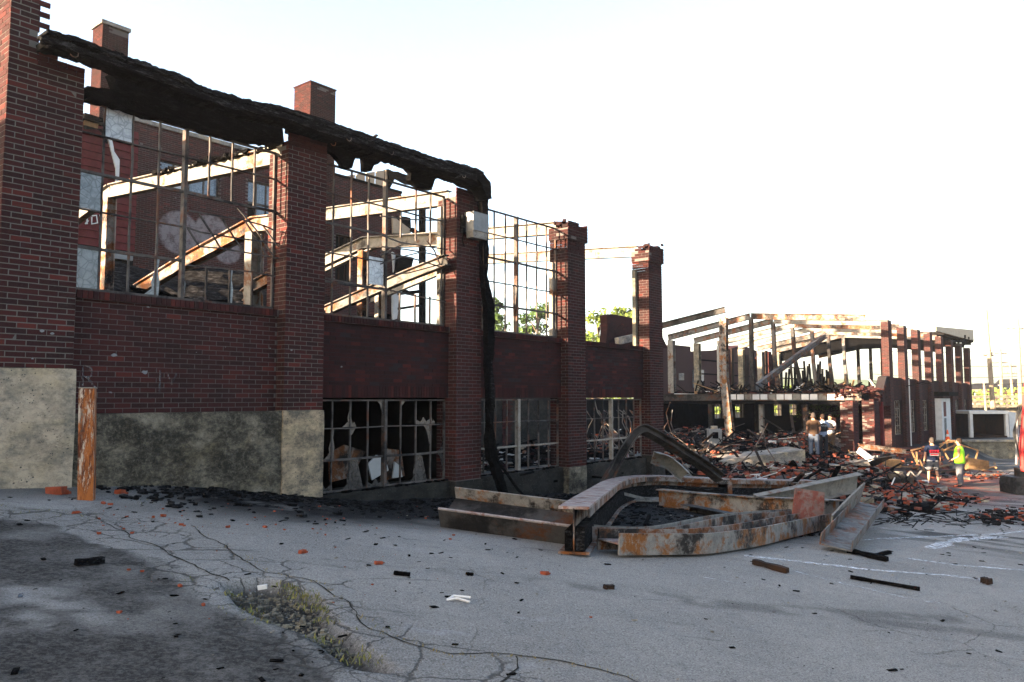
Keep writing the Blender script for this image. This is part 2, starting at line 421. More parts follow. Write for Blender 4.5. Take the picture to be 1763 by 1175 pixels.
def cprof(b, d, t=.014):   # channel, open to +a
    h = d / 2; q = b / 2
    return [(-q, -h), (q, -h), (q, -h + t), (-q + t, -h + t), (-q + t, h - t), (q, h - t), (q, h), (-q, h)]

BW, BH, JT = .2075, .0590, .0085
MU, MZ = BW + JT, BH + JT
def bricks(mb, o, u, nrm, width, z0, z1, keep=None, depth=.03, phase=0.0, drop=0.0, jit=.002, zc=0.0, rnd=R, single_cb=None):
    """running bond on a face: o = point at u=0 (z ignored), nrm = outward normal, courses on a common height grid"""
    u = Vector(u); nrm = Vector(nrm); o = Vector((o[0], o[1], 0))
    k0 = int(math.floor((z0 - zc) / MZ + .2)); k1 = int(math.ceil((z1 - zc) / MZ - .2))
    for k in range(k0, k1):
        za, zb = max(z0, zc + k * MZ), min(z1, zc + k * MZ + BH)
        if zb - za < .015: continue
        a = -MU * (.5 if k % 2 else 0) - phase
        while a < width:
            ua, ub = max(a, 0), min(a + BW, width); a += MU
            if ub - ua < .03: continue
            if keep and not keep((ua + ub) / 2, (za + zb) / 2): continue
            if rnd.random() < drop: continue
            j = (rnd.random() - .5) * 2 * jit; e = rnd.random() * .003
            if single_cb and single_cb(ua, ub, za, zb, j): continue
            q = o + u * (ua + e) + Vector((0, 0, za + rnd.random() * .002)) + nrm * j
            mb.vbox(q, u * (ub - ua - 2 * e), -nrm * (depth + j), (0, 0, zb - za))
def soldier(mb, o, u, nrm, width, z0, z1, depth=.03, rnd=R, step=MZ):
    u = Vector(u); nrm = Vector(nrm); o = Vector((o[0], o[1], 0)); a = 0.0
    while a + BH <= width + .01:
        j = rnd.random() * .004
        mb.vbox(o + u * a + Vector((0, 0, z0)) + nrm * j, u * BH, -nrm * (depth + j), (0, 0, z1 - z0)); a += step
X_, Y_, Z_ = Vector((1, 0, 0)), Vector((0, 1, 0)), Vector((0, 0, 1))

# ------------------------------------------------------------------ ground
def ground():
    def grow(a, b, d0, f, lim):
        out = [a]; d = d0
        while abs(out[-1] - a) < abs(b - a): out.append(out[-1] + math.copysign(d, b - a)); d = min(d * f, lim)
        return out
    xs = sorted(set(grow(-6.5, -900, .06, 1.07, 90)[1:])) + list(np.arange(-6.5, 9, .045)) + grow(9.0, 1500, .06, 1.05, 120)
    ys = sorted(set(grow(3.0, -300, .08, 1.15, 60)[1:])) + list(np.arange(3.0, 16, .045)) + list(np.arange(16, 47.9, .16)) + [47.99, 48.01] + grow(48.3, 2500, .3, 1.12, 150)
    xs = np.array(xs); ys = np.array(ys); X, Y = np.meshgrid(xs, ys)
    Zg = gz0(X, Y)
    s = X * S.x + Y * S.y; t = X * Nn.x + Y * Nn.y - D0
    nearw = (np.hypot(X, Y) < 60)
    warp = (fbm(X, Y, .9, 3) - .5); warp2 = (fbm(X, Y, 3.5, 9) - .5)
    # pothole and broken strip
    pot = [G2(*p) for p in [(372, 1000), (455, 995), (500, 1003), (560, 1030), (572, 1062), (640, 1118), (700, 1165), (600, 1150), (520, 1090), (450, 1068), (400, 1040)]]
    dpot = seg_dist(X, Y, pot + pot[:1]); ipot = inside(X + warp2 * .12, Y + warp2 * .12, pot)
    pm = np.where(ipot, sm(dpot, 0, .10), 0.)
    Zg = Zg - pm * (.11 + .05 * warp2)
    # relief
    Zg = Zg + np.where(nearw, .012 * warp + .006 * warp2, 0)
    dirt = [G2(*p) for p in [(-200, 880), (0, 893), (110, 903), (200, 935), (300, 985), (370, 1040), (430, 1063), (520, 1105), (580, 1150), (610, 1230), (-400, 1250)]]
    dd = seg_dist(X, Y, dirt + dirt[:1]); di = inside(X + warp * .5 + warp2 * .2, Y + warp * .4, dirt)
    dm = np.where(di, sm(dd, -.05, .12), 0.) * (.55 + .45 * sm(fbm(X, Y, 1.5, 21), .32, .52))
    pale1 = [G2(*p) for p in [(-60, 995), (60, 990), (150, 1010), (225, 1045), (235, 1085), (150, 1090), (90, 1110), (40, 1100), (-80, 1120)]]
    pale2 = [G2(*p) for p in [(405, 1062), (450, 1075), (530, 1110), (600, 1150), (640, 1185), (560, 1185), (510, 1150), (450, 1100)]]
    pm1 = np.zeros_like(X)
    for pl in (pale1, pale2):
        d_ = seg_dist(X, Y, pl + pl[:1]); i_ = inside(X + warp * .8, Y + warp2 * .7, pl); pm1 = np.maximum(pm1, np.where(i_, sm(d_, 0, .35), 0.) * sm(fbm(X, Y, 3.2, 131), .22, .5))
    dm = dm * (1 - .9 * pm1); pm1 = pm1 * .95
    # concrete apron beside the wall on the left
    ap = [G2(*p) for p in [(-60, 838), (60, 845), (165, 866), (175, 868), (100, 882), (0, 868), (-80, 862)]]
    i_ = inside(X + warp2 * .1, Y + warp2 * .1, ap); pm1 = np.maximum(pm1, np.where(i_, 1., 0.))
    soot = 1.0 * sm(-t + warp * 2.4, 4.0, 1.5) * sm(s + warp * 2, 3.6, 5.6) * sm(fbm(X, Y, 1.3, 31), .05, .30)
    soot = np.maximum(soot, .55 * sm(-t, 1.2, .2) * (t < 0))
    ring = [G2(*p) for p in [(1040, 905), (1100, 868), (1180, 862), (1400, 868), (1480, 880), (1440, 905), (1330, 915), (1200, 930), (1090, 930)]]
    d_ = seg_dist(X, Y, ring + ring[:1]); i_ = inside(X + warp * .9, Y + warp * .8, ring)
    soot = np.maximum(soot, np.where(i_, 1., .95 * sm(d_, 1.3, 0)) * sm(fbm(X, Y, 1.1, 41), .12, .34))
    deb = sm(s, 17, 21) * sm(t + warp * 2, -8.5, -3.5) * sm(s, 47, 40)
    soot = np.maximum(soot, .85 * deb * sm(fbm(X, Y, .8, 51), .2, .5))
    far = sm(Y, 22, 30) * sm(X, 12, 16) * sm(fbm(X * .6, Y * 1.6, .7, 61), .42, .58) * sm(Y, 60, 45)
    soot = np.maximum(soot, .7 * far)
    soot = np.maximum(soot, .8 * sm(fbm(X * .5 + Y * .3, Y * 1.4, .8, 71), .52, .66) * sm(Y, 11, 15) * sm(X, 4, 8))
    band = [G2(*p) for p in [(60, 890), (180, 905), (300, 945), (400, 985), (470, 1010), (560, 1090), (640, 1110), (720, 1150), (800, 1200)]]
    ck = sm(seg_dist(X, Y, band) + warp * .5, .85, .25)
    red = [G2(*p) for p in [(1500, 845), (1560, 830), (1640, 838), (1700, 846), (1650, 858), (1560, 856)]]
    d_ = seg_dist(X, Y, red + red[:1]); i_ = inside(X, Y, red)
    rd = np.where(i_, 1., sm(d_, 1.6, 0)) * sm(fbm(X * .5, Y * 1.8, .9, 81), .36, .6)
    rd = np.maximum(rd, .8 * sm(s, 24, 32) * sm(t, -7.5, -4) * sm(s, 48, 42) * sm(fbm(X, Y, .7, 83), .45, .6))
    tracks = np.zeros_like(X)
    for a_, b_ in (((1000, 1010), (1763, 1100)), ((1150, 1035), (1763, 1075)), ((640, 965), (1200, 1035))):
        tracks = np.maximum(tracks, sm(seg_dist(X, Y, [G2(*a_), G2(*b_)]), .22, .05) * sm(fbm(X, Y, 2.2, 91), .45, .62))
    soot = np.maximum(soot, .38 * tracks)
    ny, nx = X.shape
    co = np.stack([X, Y, Zg], -1).reshape(-1, 3).astype(np.float32)
    idx = np.arange(ny * nx).reshape(ny, nx)
    q = np.stack([idx[:-1, :-1], idx[:-1, 1:], idx[1:, 1:], idx[1:, :-1]], -1).reshape(-1, 4)
    me = bpy.data.meshes.new('ground'); me.vertices.add(len(co)); me.vertices.foreach_set('co', co.ravel())
    me.loops.add(q.size); me.loops.foreach_set('vertex_index', q.ravel().astype(np.int32))
    me.polygons.add(len(q)); me.polygons.foreach_set('loop_start', np.arange(0, q.size, 4, dtype=np.int32))
    me.update(calc_edges=True); me.shade_smooth()
    for nm, chans in (('m1', (soot, dm, pm1)), ('m2', (ck, rd, pm))):
        a = me.color_attributes.new(nm, 'FLOAT_COLOR', 'POINT')
        c = np.ones((ny * nx, 4), np.float32)
        for i, ch in enumerate(chans): c[:, i] = np.asarray(ch).ravel()
        a.data.foreach_set('color', c.ravel())
    m, n = mat('asphalt', .9, 0, .25); p = n.pos()
    m1 = n.sep(n.attr('m1')['Color']); m2 = n.sep(n.attr('m2')['Color'])
    agg = n.noise(p, 75, 6, .85)
    base = n.mix(n.step(n.noise(p, .7, 5, .6), .3, .7), (.245, .226, .204), (.185, .171, .156))
    base = n.mix(n.step(n.noise(p, 6, 5, .7), .45, .75, 0, .35), base, (.11, .11, .115))
    base = n.mix(n.step(agg, .51, .60, 0, .75), base, (.36, .345, .33))
    base = n.mix(n.step(agg, .48, .38, 0, .9), base, (.045, .044, .043))
    base = n.mix(n.step(n.noise(p, 24, 6, .85), .56, .66, 0, .7), base, (.05, .049, .048))
    base = n.mix(n.step(n.noise(n.mapv(p, (.35, 1.5, 1), (0, 0, 0), (0, 0, -.25)), 2.6, 6, .8), .56, .70, 0, .55), base, (.075, .073, .072))
    base = n.mix(n.m('MULTIPLY', n.step(n.noise(n.mapv(p, (1, 2.2, 1), (3, 1, 0), (0, 0, .2)), 1.1, 6, .7), .60, .72), .35), base, (.33, .33, .34))
    c = n.mix(n.m('MULTIPLY', m1[2], n.step(n.noise(p, 11, 6, .85), .30, .58, .25, 1)), base, n.mix(n.step(agg, .4, .6), (.17, .16, .15), (.34, .32, .30)))
    dn = n.step(n.noise(p, 26, 7, .88), .42, .60)
    c = n.mix(n.m('MULTIPLY', m1[1], n.step(n.noise(p, 3, 7, .8), .25, .55, .6, 1)), c, n.mix(dn, (.022, .0205, .019), (.088, .082, .076)))
    c = n.mix(n.m('MULTIPLY', m1[0], n.step(n.noise(p, 5, 7, .8), .15, .45, .55, 1.0)), c, n.mix(n.step(n.noise(p, 48, 6, .85), .58, .68), (.007, .007, .0075), (.11, .105, .10)))
    c = n.mix(n.m('MULTIPLY', m2[1], n.step(n.noise(p, 14, 6, .8), .35, .6)), c, (.33, .085, .045))
    wv = n.n('ShaderNodeVectorMath', operation='ADD'); n.lk(p, wv.inputs[0])
    sc_ = n.n('ShaderNodeVectorMath', operation='SCALE'); n.lk(n.noise(p, 3.5, 5, .7, col=True), sc_.inputs[0]); sc_.inputs['Scale'].default_value = .22
    n.lk(sc_.outputs[0], wv.inputs[1])
    flat = n.mapv(wv.outputs[0], (1, 1, 0))
    e1 = n.step(n.vor(flat, 2.3, 'DISTANCE_TO_EDGE'), .010, .034, 1, 0)
    e2 = n.step(n.vor(n.mapv(flat, (1, 1, 0), (3, 7, 0)), 5.5, 'DISTANCE_TO_EDGE'), .012, .045, 1, 0)
    e2 = n.m('MULTIPLY', e2, n.step(n.noise(p, 1.3, 3), .45, .6))
    cr = n.m('MULTIPLY', n.m('MAXIMUM', e1, e2), n.step(m2[0], .25, .7))
    big = n.m('MULTIPLY', n.step(n.vor(flat, .42, 'DISTANCE_TO_EDGE'), .0007, .003, .7, 0), n.step(n.noise(p, .35, 3), .54, .6))
    cr = n.m('MAXIMUM', cr, big)
    c = n.mix(n.m('MULTIPLY', cr, .68), c, (.028, .026, .023))
    c = n.mix(m2[2], c, n.mix(n.step(n.vor(p, 26), .1, .35), n.mix(n.noise(p, 60, 2), (.30, .29, .27), (.10, .1, .095)), (.05, .045, .038)))
    n.color(c)
    hgt = n.m('SUBTRACT', n.m('ADD', n.m('MULTIPLY', agg, 1.2), n.m('MULTIPLY', n.noise(p, 22, 5, .8), n.m('ADD', .25, n.m('MULTIPLY', m1[1], 1.4)))), n.m('MULTIPLY', cr, 1.5))
    n.bump(hgt, .8, .02)
    me.materials.append(m)
    o = bpy.data.objects.new('ground', me); COL.objects.link(o); o['kind'] = 'structure'
    return o
ground()

# ------------------------------------------------------------------ the burnt factory front (frame: x along the front, y inwards, z up; eye height 0)
PIERS = [(3.20, 4.05), (7.05, 7.78), (10.85, 11.58), (14.54, 15.27), (18.28, 19.01)]
fac = thing('factory_building', 'burnt out brick factory front with tall pillars, empty steel windows and charred roof edge', 'building', (4.0, 0, -1.3))
def zpx(pts, t=0.0): return [L(x, y, t) for x, y in pts]
top0 = zpx([(24, -60), (76, -60), (75, 30), (70, 62), (68, 88), (92, 98), (98, 108), (118, 112), (146, 122), (152, 130), (148, 160)])
def keep0(u, z):
    s_ = 3.2 + u
    if z < 3.9: return True
    if s_ < top0[4][0] + .006 * math.sin(z * 40): return True
    zt = np.interp(s_, [p[0] for p in top0[4:]], [p[1] for p in top0[4:]])
    return z < zt + .01
# pier 0 : core, bricks one by one
p0 = MB().box(3.204, 4.046, .0035, 1.0, .35, 3.98).box(3.204, 3.50, .0035, 1.0, 3.98, 5.4)
pr0 = p0.build('pier', 'mortar', fac, label='broad left pillar with broken stepped top')
BASE['b'] = None
def unit(w_, h_=BH, d_=.034):
    mb = MB(); e = .004
    vs = []
    for y, k in ((0, e), (.006, 0), (d_, 0)):
        vs += [(k, y, k), (w_ - k, y, k), (w_ - k, y, h_ - k), (k, y, h_ - k)]
    fs = [(0, 1, 2, 3)] + [(a + i, a + 4 + i, a + 4 + (i + 1) % 4, a + (i + 1) % 4) for a in (0, 4) for i in range(4)]
    me = bpy.data.meshes.new('brick'); me.from_pydata(vs, [], fs); me.materials.append(MT['brick_obj']); me.update(); return me
UNITS = {}
def brick_obj(parent, ua, ub, za, y, matk='brick_obj', rotz=0.0, x0=0.0):
    w_ = round(ub - ua, 2); key = (w_, matk)
    if key not in UNITS:
        UNITS[key] = unit(w_)
        if matk != 'brick_obj': UNITS[key].materials[0] = MT[matk]
    o = bpy.data.objects.new('brick', UNITS[key]); COL.objects.link(o); o.parent = parent
    b = BASE[parent.name]
    o.location = (x0 + ua - b.x, y - b.y, za - b.z)
    o.rotation_euler = ((R.random() - .5) * .02, (R.random() - .5) * .012, (R.random() - .5) * .02)
    return o
cnt = [0]
def cb0(ua, ub, za, zb, j):
    if zb - za < BH - .01 or ub - ua < .09 or cnt[0] >= 298: return False
    if za > 4.75: return False
    if 3.2 + ub > 3.3 or za > 2.4:
        cnt[0] += 1; brick_obj(pr0, ua, ub, za, -j, x0=3.2); return True
    return False
bw = MB()
R2 = random.Random(3)
bricks(bw, (3.2, 0), X_, -Y_, .85, .35, 5.4, keep0, single_cb=cb0, jit=.002, rnd=R2)
def side(mb, s0, t0, t1, z0, z1, keep=None, **k):      # left faces
    bricks(mb, (s0, t1), -Y_, -X_, t1 - t0, z0, z1, keep, phase=.108, **k)
def rside(mb, s1, t0, t1, z0, z1, keep=None, **k):
    bricks(mb, (s1, t0), Y_, X_, t1 - t0, z0, z1, keep, phase=.108, **k)
side(bw, 3.2, 0, 1.0, 2.0, 5.4); rside(bw, 4.05, 0.05, .9, 1.45, 3.9); rside(bw, 3.505, .05, .9, 4.1, 5.4)
# other piers
PZ = [None, (-.19, 4.16), (-1.57, 4.12), (-1.56, 4.18), (-1.5, 4.2)]
bp, bd = MB(), MB()
for i in (1, 2, 3, 4):
    a, b = PIERS[i]; z0, z1 = PZ[i]
    nt_ = vn(np.arange(12) * .37, np.full(12, i * 3.3), 3.0, 5)
    cap = 3.62 if i >= 3 else 99
    def kp(u, z, i=i, z1=z1, n_=nt_):
        return z < z1 - (.32 * n_[int(u * 11) % 12] if i in (3, 4) else .05)
    def ks(u, z, i=i, z1=z1, n_=nt_):
        return z < z1 - .1 - (.42 * n_[int(u * 17 + 3) % 12])
    tgt = bp if i < 3 else bd
    core = MB().box(a + .004, b - .004, .0035, .5, z0, min(z1, cap) - .25)
    if i >= 3: core.box(a - .035, b + .035, -.035, .5, cap, z1 - .3)
    core.build('pier', 'mortar' if i == 1 else 'mortar_mid', fac)
    zt = min(z1, cap)
    bricks(tgt, (a, 0), X_, -Y_, b - a, z0, zt, kp if i < 3 else None, phase=.03 * i)
    side(tgt, a, 0, .5, z0, zt, ks if i < 3 else None); rside(tgt, b, 0, .5, z0, zt)
    if i >= 3:
        bricks(tgt, (a - .045, -.045), X_, -Y_, b - a + .09, cap, z1, kp, phase=.07, drop=.04)
        side(tgt, a - .045, -.045, .5, cap, z1, ks, drop=.08); rside(tgt, b + .045, -.045, .5, cap, z1, kp)
        for q in range(16):
            tgt.rock((a + R.random() * .7, R.random() * .4, z1 - .12 - R.random() * .14), .2, .1, .09)
# spandrel walls between the piers
for i in range(4):
    a, b = PIERS[i][1], PIERS[i + 1][0]
    z0 = -.2 if i == 0 else 0.0
    MB().box(a - .01, b + .01, .2035, .5, z0, 1.24).build('spandrel_wall', ['mortar_mid', 'mortar_dark', 'mortar_dark', 'mortar_dark'][i], fac)
    tgt = bw if i == 0 else bd
    if i == 0:
        bricks(tgt, (a, .2), X_, -Y_, b - a, z0, 1.24, phase=.05, rnd=R2, jit=.002)
    else:
        soldier(tgt, (a, .2), X_, -Y_, b - a, .0, .205)
        bricks(tgt, (a, .2), X_, -Y_, b - a, .21, 1.24, phase=.05 * i, jit=.004)
    sb = MB(); soldier(sb, (a, .155), X_, -Y_, b - a, 1.245, 1.345, depth=.22, rnd=R2)
    MB().box(a, b, .165, .6, 1.24, 1.34).build('sill_core', 'mortar_mid', fac)
    sb.build('sill', 'brick' if i == 0 else 'brick_dark', fac, kind='stuff')
bw.build('brickwork', 'brick', fac, kind='stuff')
bp.build('brickwork', 'brick', fac, kind='stuff'); bd.build('brickwork', 'brick_dark', fac, kind='stuff')
# plaster spots and faint chalk strokes on the brick
RP = random.Random(61)
def spot(x, y, w_, t):
    s_, z_ = L(x, y, t); r_ = w_ / F_PX * 6.5
    pts = [(s_ + r_ * math.cos(a) * RP.uniform(.5, 1.1), z_ + r_ * .6 * math.sin(a) * RP.uniform(.5, 1.1)) for a in [i * PI / 4 for i in range(8)]]
    MB().slab(pts, t - .006, t + .002).build('plaster_spot', 'galv', fac)
for x, y, w_, t in ((72, 570, 7, -.003), (90, 575, 6, -.003), (56, 618, 4, -.003), (255, 529, 5, .197), (196, 612, 9, .197), (360, 535, 3, .197), (388, 598, 2, .197), (338, 607, 2, .197), (502, 603, 5, -.003), (524, 432, 3, -.003), (465, 600, 3, .197), (478, 592, 3, .197), (190, 676, 5, .197), (588, 632, 5, .197), (805, 420, 3, -.003), (250, 641, 10, .197)): spot(x, y, w_, t)
for px in ([(143, 630), (142, 668)], [(143, 630), (158, 634), (158, 648), (143, 650)], [(150, 650), (168, 672)], [(276, 638), (275, 676)], [(288, 640), (296, 664), (304, 642)]):
    P = [(L(x, y, .195)[0], .195, L(x, y, .195)[1]) for x, y in px]
    MB().sweep([(-.012, -.003), (.012, -.003), (.012, .003), (-.012, .003)], P, (0, -1, 0)).build('chalk_mark', 'chalk', fac)
# concrete footings
def conc(name, x0, x1, y0, zt, zb, m, yb=.9, chip=.02):
    nx, nz = max(3, int((x1 - x0) / .12)), max(4, int((zt - zb) / .12))
    vs, fs = [], []
    for k in range(nz + 1):
        for i in range(nx + 1):
            x = x0 + (x1 - x0) * i / nx; z = zb + (zt - zb) * k / nz
            e = chip * (float(vn(x, z, 2.2, 11)) - .5) * 2 + .01 * (float(vn(x, z, 9, 12)) - .5)
            if k == nz: e += .012
            if i in (0, nx): e += .012
            vs.append((x, y0 + e, z + (.012 * (float(vn(x, 0, 6, 13)) - .5) if k == nz else 0)))
    w1 = nx + 1
    for k in range(nz):
        for i in range(nx): a = k * w1 + i; fs.append((a, a + 1, a + w1 + 1, a + w1))
    mb = MB().add(vs, fs); o = len(vs)
    top = [vs[nz * w1 + i] for i in range(w1)]
    mb.add(top + [(p[0], yb, zt) for p in top], [(i, i + 1, i + 1 + w1, i + w1) for i in range(nx)])
    for i, fl in ((0, 0), (nx, 1)):
        col_ = [vs[k * w1 + i] for k in range(nz + 1)]
        mb.add(col_ + [(p[0], yb, p[2]) for p in col_], [((k, k + 1, k + 2 + nz, k + 1 + nz) if fl == 0 else (k, k + 1 + nz, k + 2 + nz, k + 1)) for k in range(nz)])
    return mb.build(name, m, fac)
conc('footing', -6.0, 4.07, -.06, .345, -2.0, 'conc_left')['label'] = 'cream concrete footing full of small stones'
conc('footing', 4.07, 7.04, -.0, -.2, -2.6, 'conc_mid')['label'] = 'dark mossy concrete footing'
conc('footing', 7.04, 7.80, -.03, -.195, -2.8, 'conc_tan')['label'] = 'tan concrete footing with a white patch'
for i in (1, 2, 3):
    a, b = PIERS[i][1], PIERS[i + 1][0]
    conc('footing', a + .02, b, .12, -1.565, -3.6, 'conc_dark', .9)
    conc('footing', b, PIERS[i + 1][1], -.03, [0, 0, -1.575, -1.565, -1.505][i + 1], -3.6, 'conc_mid' if i == 2 else 'conc_dark', .9)
# windows -----------------------------------------------------------------
ROWS = [1.365, 1.92, 2.405, 2.90, 3.41, 3.91]
def sash_window(a, b, rows, t, m_, mull_m, label, missing=(), skipv=(), cols=8, thick=(1, 3), mw=.05, zmull=None, skiph=()):
    W = MB()
    W.box(a, a + .035, t, t + .04, rows[0], rows[-1]); W.box(b - .035, b, t, t + .04, rows[0], rows[-1])
    W.box(a + .035, b - .035, t, t + .04, rows[0], rows[0] + .03); W.box(a + .035, b - .035, t, t + .04, rows[-1] - .03, rows[-1])
    wo_ = W.build('window', m_, fac, label=label)
    mc = (a + b) / 2; h = cols // 2
    MB().box(mc - mw / 2, mc + mw / 2, t - .03, t + .06, rows[0] + .02, zmull or rows[-1]).build('mullion', mull_m, wo_)
    xs = [a + (mc - a) * i / h for i in range(1, h)] + [mc + (b - mc) * i / h for i in range(1, h)]
    for ci, x in enumerate(xs):
        for r_ in range(len(rows) - 1):
            if (ci, r_) in skipv: continue
            z0, z1 = rows[r_] + .01, rows[r_ + 1] - .01
            dx = (R.random() - .5) * .014
            MB().sweep([(-.011, -.016), (.011, -.016), (.011, .016), (-.011, .016)], [(x, t + .018, z0), (x + dx, t + .018, (z0 + z1) / 2), (x, t + .018, z1)], (0, -1, 0)).build('muntin', m_, wo_)
    for r_ in range(1, len(rows) - 1):
        for half in (0, 1):
            if (half, r_) in skiph: continue
            x0, x1 = (a, mc - mw / 2) if half == 0 else (mc + mw / 2, b)
            tk = .018 if r_ in thick else .009
            z = rows[r_]
            MB().sweep([(-.02, -tk), (.02, -tk), (.02, tk), (-.02, tk)], [(x0, t + .016, z), ((x0 + x1) / 2, t + .016 - .01 * R.random(), z - .012 * R.random()), (x1, t + .016, z)], (0, 0, 1)).build('muntin', m_ if tk < .015 else mull_m, wo_)
    gx = [a + .02] + xs[:h - 1] + [mc] + xs[h - 1:] + [b - .02]
    return wo_, gx
def pane(wo_, x0, x1, z0, z1, t, m_, poly=None):
    if poly is None: poly = [(0, 0), (1, 0), (1, 1), (0, 1)]
    pts = [(x0 + (x1 - x0) * u, z0 + (z1 - z0) * v) for u, v in poly]
    return MB().slab(pts, t + .014, t + .020).build('pane', m_, wo_)
SHARDS = [[(0, 0), (.35, 0), (.22, .18), (.12, .12), (0, .42)], [(1, 0), (1, .7), (.86, .35), (.9, .2), (.7, .08), (.55, 0)], [(0, 1), (0, .72), (.18, .85), (.3, 1)], [(0, 0), (1, 0), (1, .22), (.7, .12), (.5, .3), (.3, .1), (0, .2)],
          [(1, 1), (.5, 1), (.72, .84), (.88, .5), (.93, .3), (1, .2)], [(0, 0), (.1, 0), (.14, .4), (.06, .7), (.12, 1), (0, 1)], [(0, 0), (.8, 0), (.6, .5), (.45, .9), (.3, 1), (0, 1)]]
# upper windows
w1, gx = sash_window(4.07, 7.04, ROWS[:5] + [3.84], .30, 'sash', 'sash', 'upper window with three panes left and hanging bars',
                     skipv=[(c, r) for c in (4, 5) for r in (1, 2)] + [(3, 1), (3, 2)] + [(c, 0) for c in ()], zmull=3.8, skiph=((1, 2), (1, 1)))
for (x0, x1, r, mm) in ((0, 1, 2, 'glass_grey'), (0, 1, 0, 'glass_grey'), (1, 2, 4, 'glass_white')):
    pane(w1, gx[x0] + .012, gx[x1] - .012, ROWS[r] + .015, (ROWS[r + 1] if r < 4 else 3.83) - .015, .30, mm)
for (c, r, k) in ((3, 0, 5), (4, 0, 5), (6, 0, 5), (2, 0, 1)):
    pane(w1, gx[c] + .01, gx[c + 1] - .01, ROWS[r] + .015, ROWS[r + 1] - .01, .30, 'glass_grey', SHARDS[k])
def fbar(parent, pts, t, wd=.012, m_='sash', name='muntin', tt=None):
    P = [(*[L(x, y, t)[0]], (tt[i] if tt else t), L(x, y, t)[1]) for i, (x, y) in enumerate(pts)]
    return MB().sweep([(-wd, -wd), (wd, -wd), (wd, wd), (-wd, wd)], P, (0, -1, 0)).build(name, m_, parent)
for pts in ([(323, 363), (415, 378), (455, 389), (472, 397)], [(322, 392), (345, 400), (405, 410), (490, 421)], [(323, 393), (343, 425), (380, 428), (440, 438), (497, 448)],
            [(343, 369), (365, 403), (381, 430)], [(382, 376), (402, 408), (420, 434)], [(423, 383), (448, 421), (459, 441)], [(409, 358), (440, 395), (470, 441)], [(452, 388), (478, 424), (495, 447)],
            [(322, 457), (380, 462), (430, 468), (473, 476)], [(472, 364), (485, 372), (497, 382)]):
    fbar(w1, pts, .22, .010)
w2, gx = sash_window(7.79, 10.84, ROWS, .30, 'sash', 'sash', 'upper window with one pane left and a bent lower part',
                     skipv=[(3, 1), (3, 2), (4, 1), (4, 2), (5, 1), (5, 2), (3, 4)], skiph=((1, 2), (1, 1), (1, 3)))
pane(w2, gx[3] + .01, gx[4] - .03, ROWS[1] + .06, ROWS[2] + .06, .29, 'glass_white')
for pts in ([(655, 405), (690, 418), (730, 424), (770, 430)], [(655, 432), (720, 448), (765, 462)], [(656, 425), (700, 430), (740, 437), (778, 447)], [(655, 455), (690, 443), (735, 432)],
            [(660, 475), (705, 470), (760, 455)], [(656, 440), (676, 428), (690, 423)], [(652, 495), (700, 507), (768, 520)], [(735, 415), (748, 432), (757, 455)], [(655, 372), (700, 378), (757, 380)],
            [(555, 478), (600, 487), (652, 497)]):
    fbar(w2, pts, .2, .010)
w3, gx = sash_window(11.60, 14.53, ROWS, .30, 'sash', 'sash', 'upper window with bent bars and no glass', skipv=[], mw=.06)
MB().bar((13.06, .36, 1.4), (12.93, .28, 2.4), .03, .03, (0, 1, 0)).build('muntin', 'sash', w3)
MB().box(14.42, 14.53, .34, .44, 1.35, 3.1).build('jamb', 'sash_pale', w3)
MB().box(18.16, 18.27, .34, .44, 1.35, 3.4).build('jamb', 'conc_wall', fac)
MB().box(10.76, 10.85, .34, .44, 1.35, 3.7).build('jamb', 'sash_pale', fac)
# basement windows
LR = [-1.545, -1.02, -.50, -.03]
def shards(wo_, gx, t, lst, mm='glass_dark'):
    for c, r, k in lst: pane(wo_, gx[c] + .008, gx[c + 1] - .008, LR[r] + .01, LR[r + 1] - .01, t, mm, SHARDS[k])
b2, gx = sash_window(7.80, 10.84, LR, .26, 'sash', 'sash', 'basement window with broken glass shards over a black room', thick=(1,), mw=.06)
shards(b2, gx, .26, [(0, 0, 3), (0, 2, 0), (1, 2, 1), (1, 0, 1), (1, 1, 5), (0, 1, 1), (2, 2, 0), (2, 0, 6), (3, 0, 3), (3, 2, 4), (4, 0, 0), (5, 0, 1), (6, 0, 6), (6, 2, 3), (7, 2, 0), (7, 0, 4), (4, 1, 5), (5, 2, 2), (2, 1, 2), (6, 1, 4), (7, 1, 1)])
b3, gx = sash_window(11.60, 14.53, LR, .26, 'sash', 'sash_pale', 'basement window without glass in front of a white wall', thick=(1,), mw=.08)
b4, gx = sash_window(15.29, 18.27, LR, .26, 'sash', 'sash_pale', 'basement window without glass behind the bent steel arch', thick=(1,), mw=.06)
shards(b4, gx, .26, [(6, 0, 0), (7, 0, 3)], 'glass_grey')
for wn_, (a, b) in ((0, (7.8, 10.84)), (1, (11.6, 14.53)), (2, (15.29, 18.27))):
    mb = MB()
    for k in range(60):
        mb.rock((a + R.random() * (b - a), .15 + R.random() * .3, -1.55), .05 + R.random() * .09, .04 + R.random() * .05, .02 + R.random() * .04)
    mb.build('ash_on_sill', 'char', fac, kind='stuff')
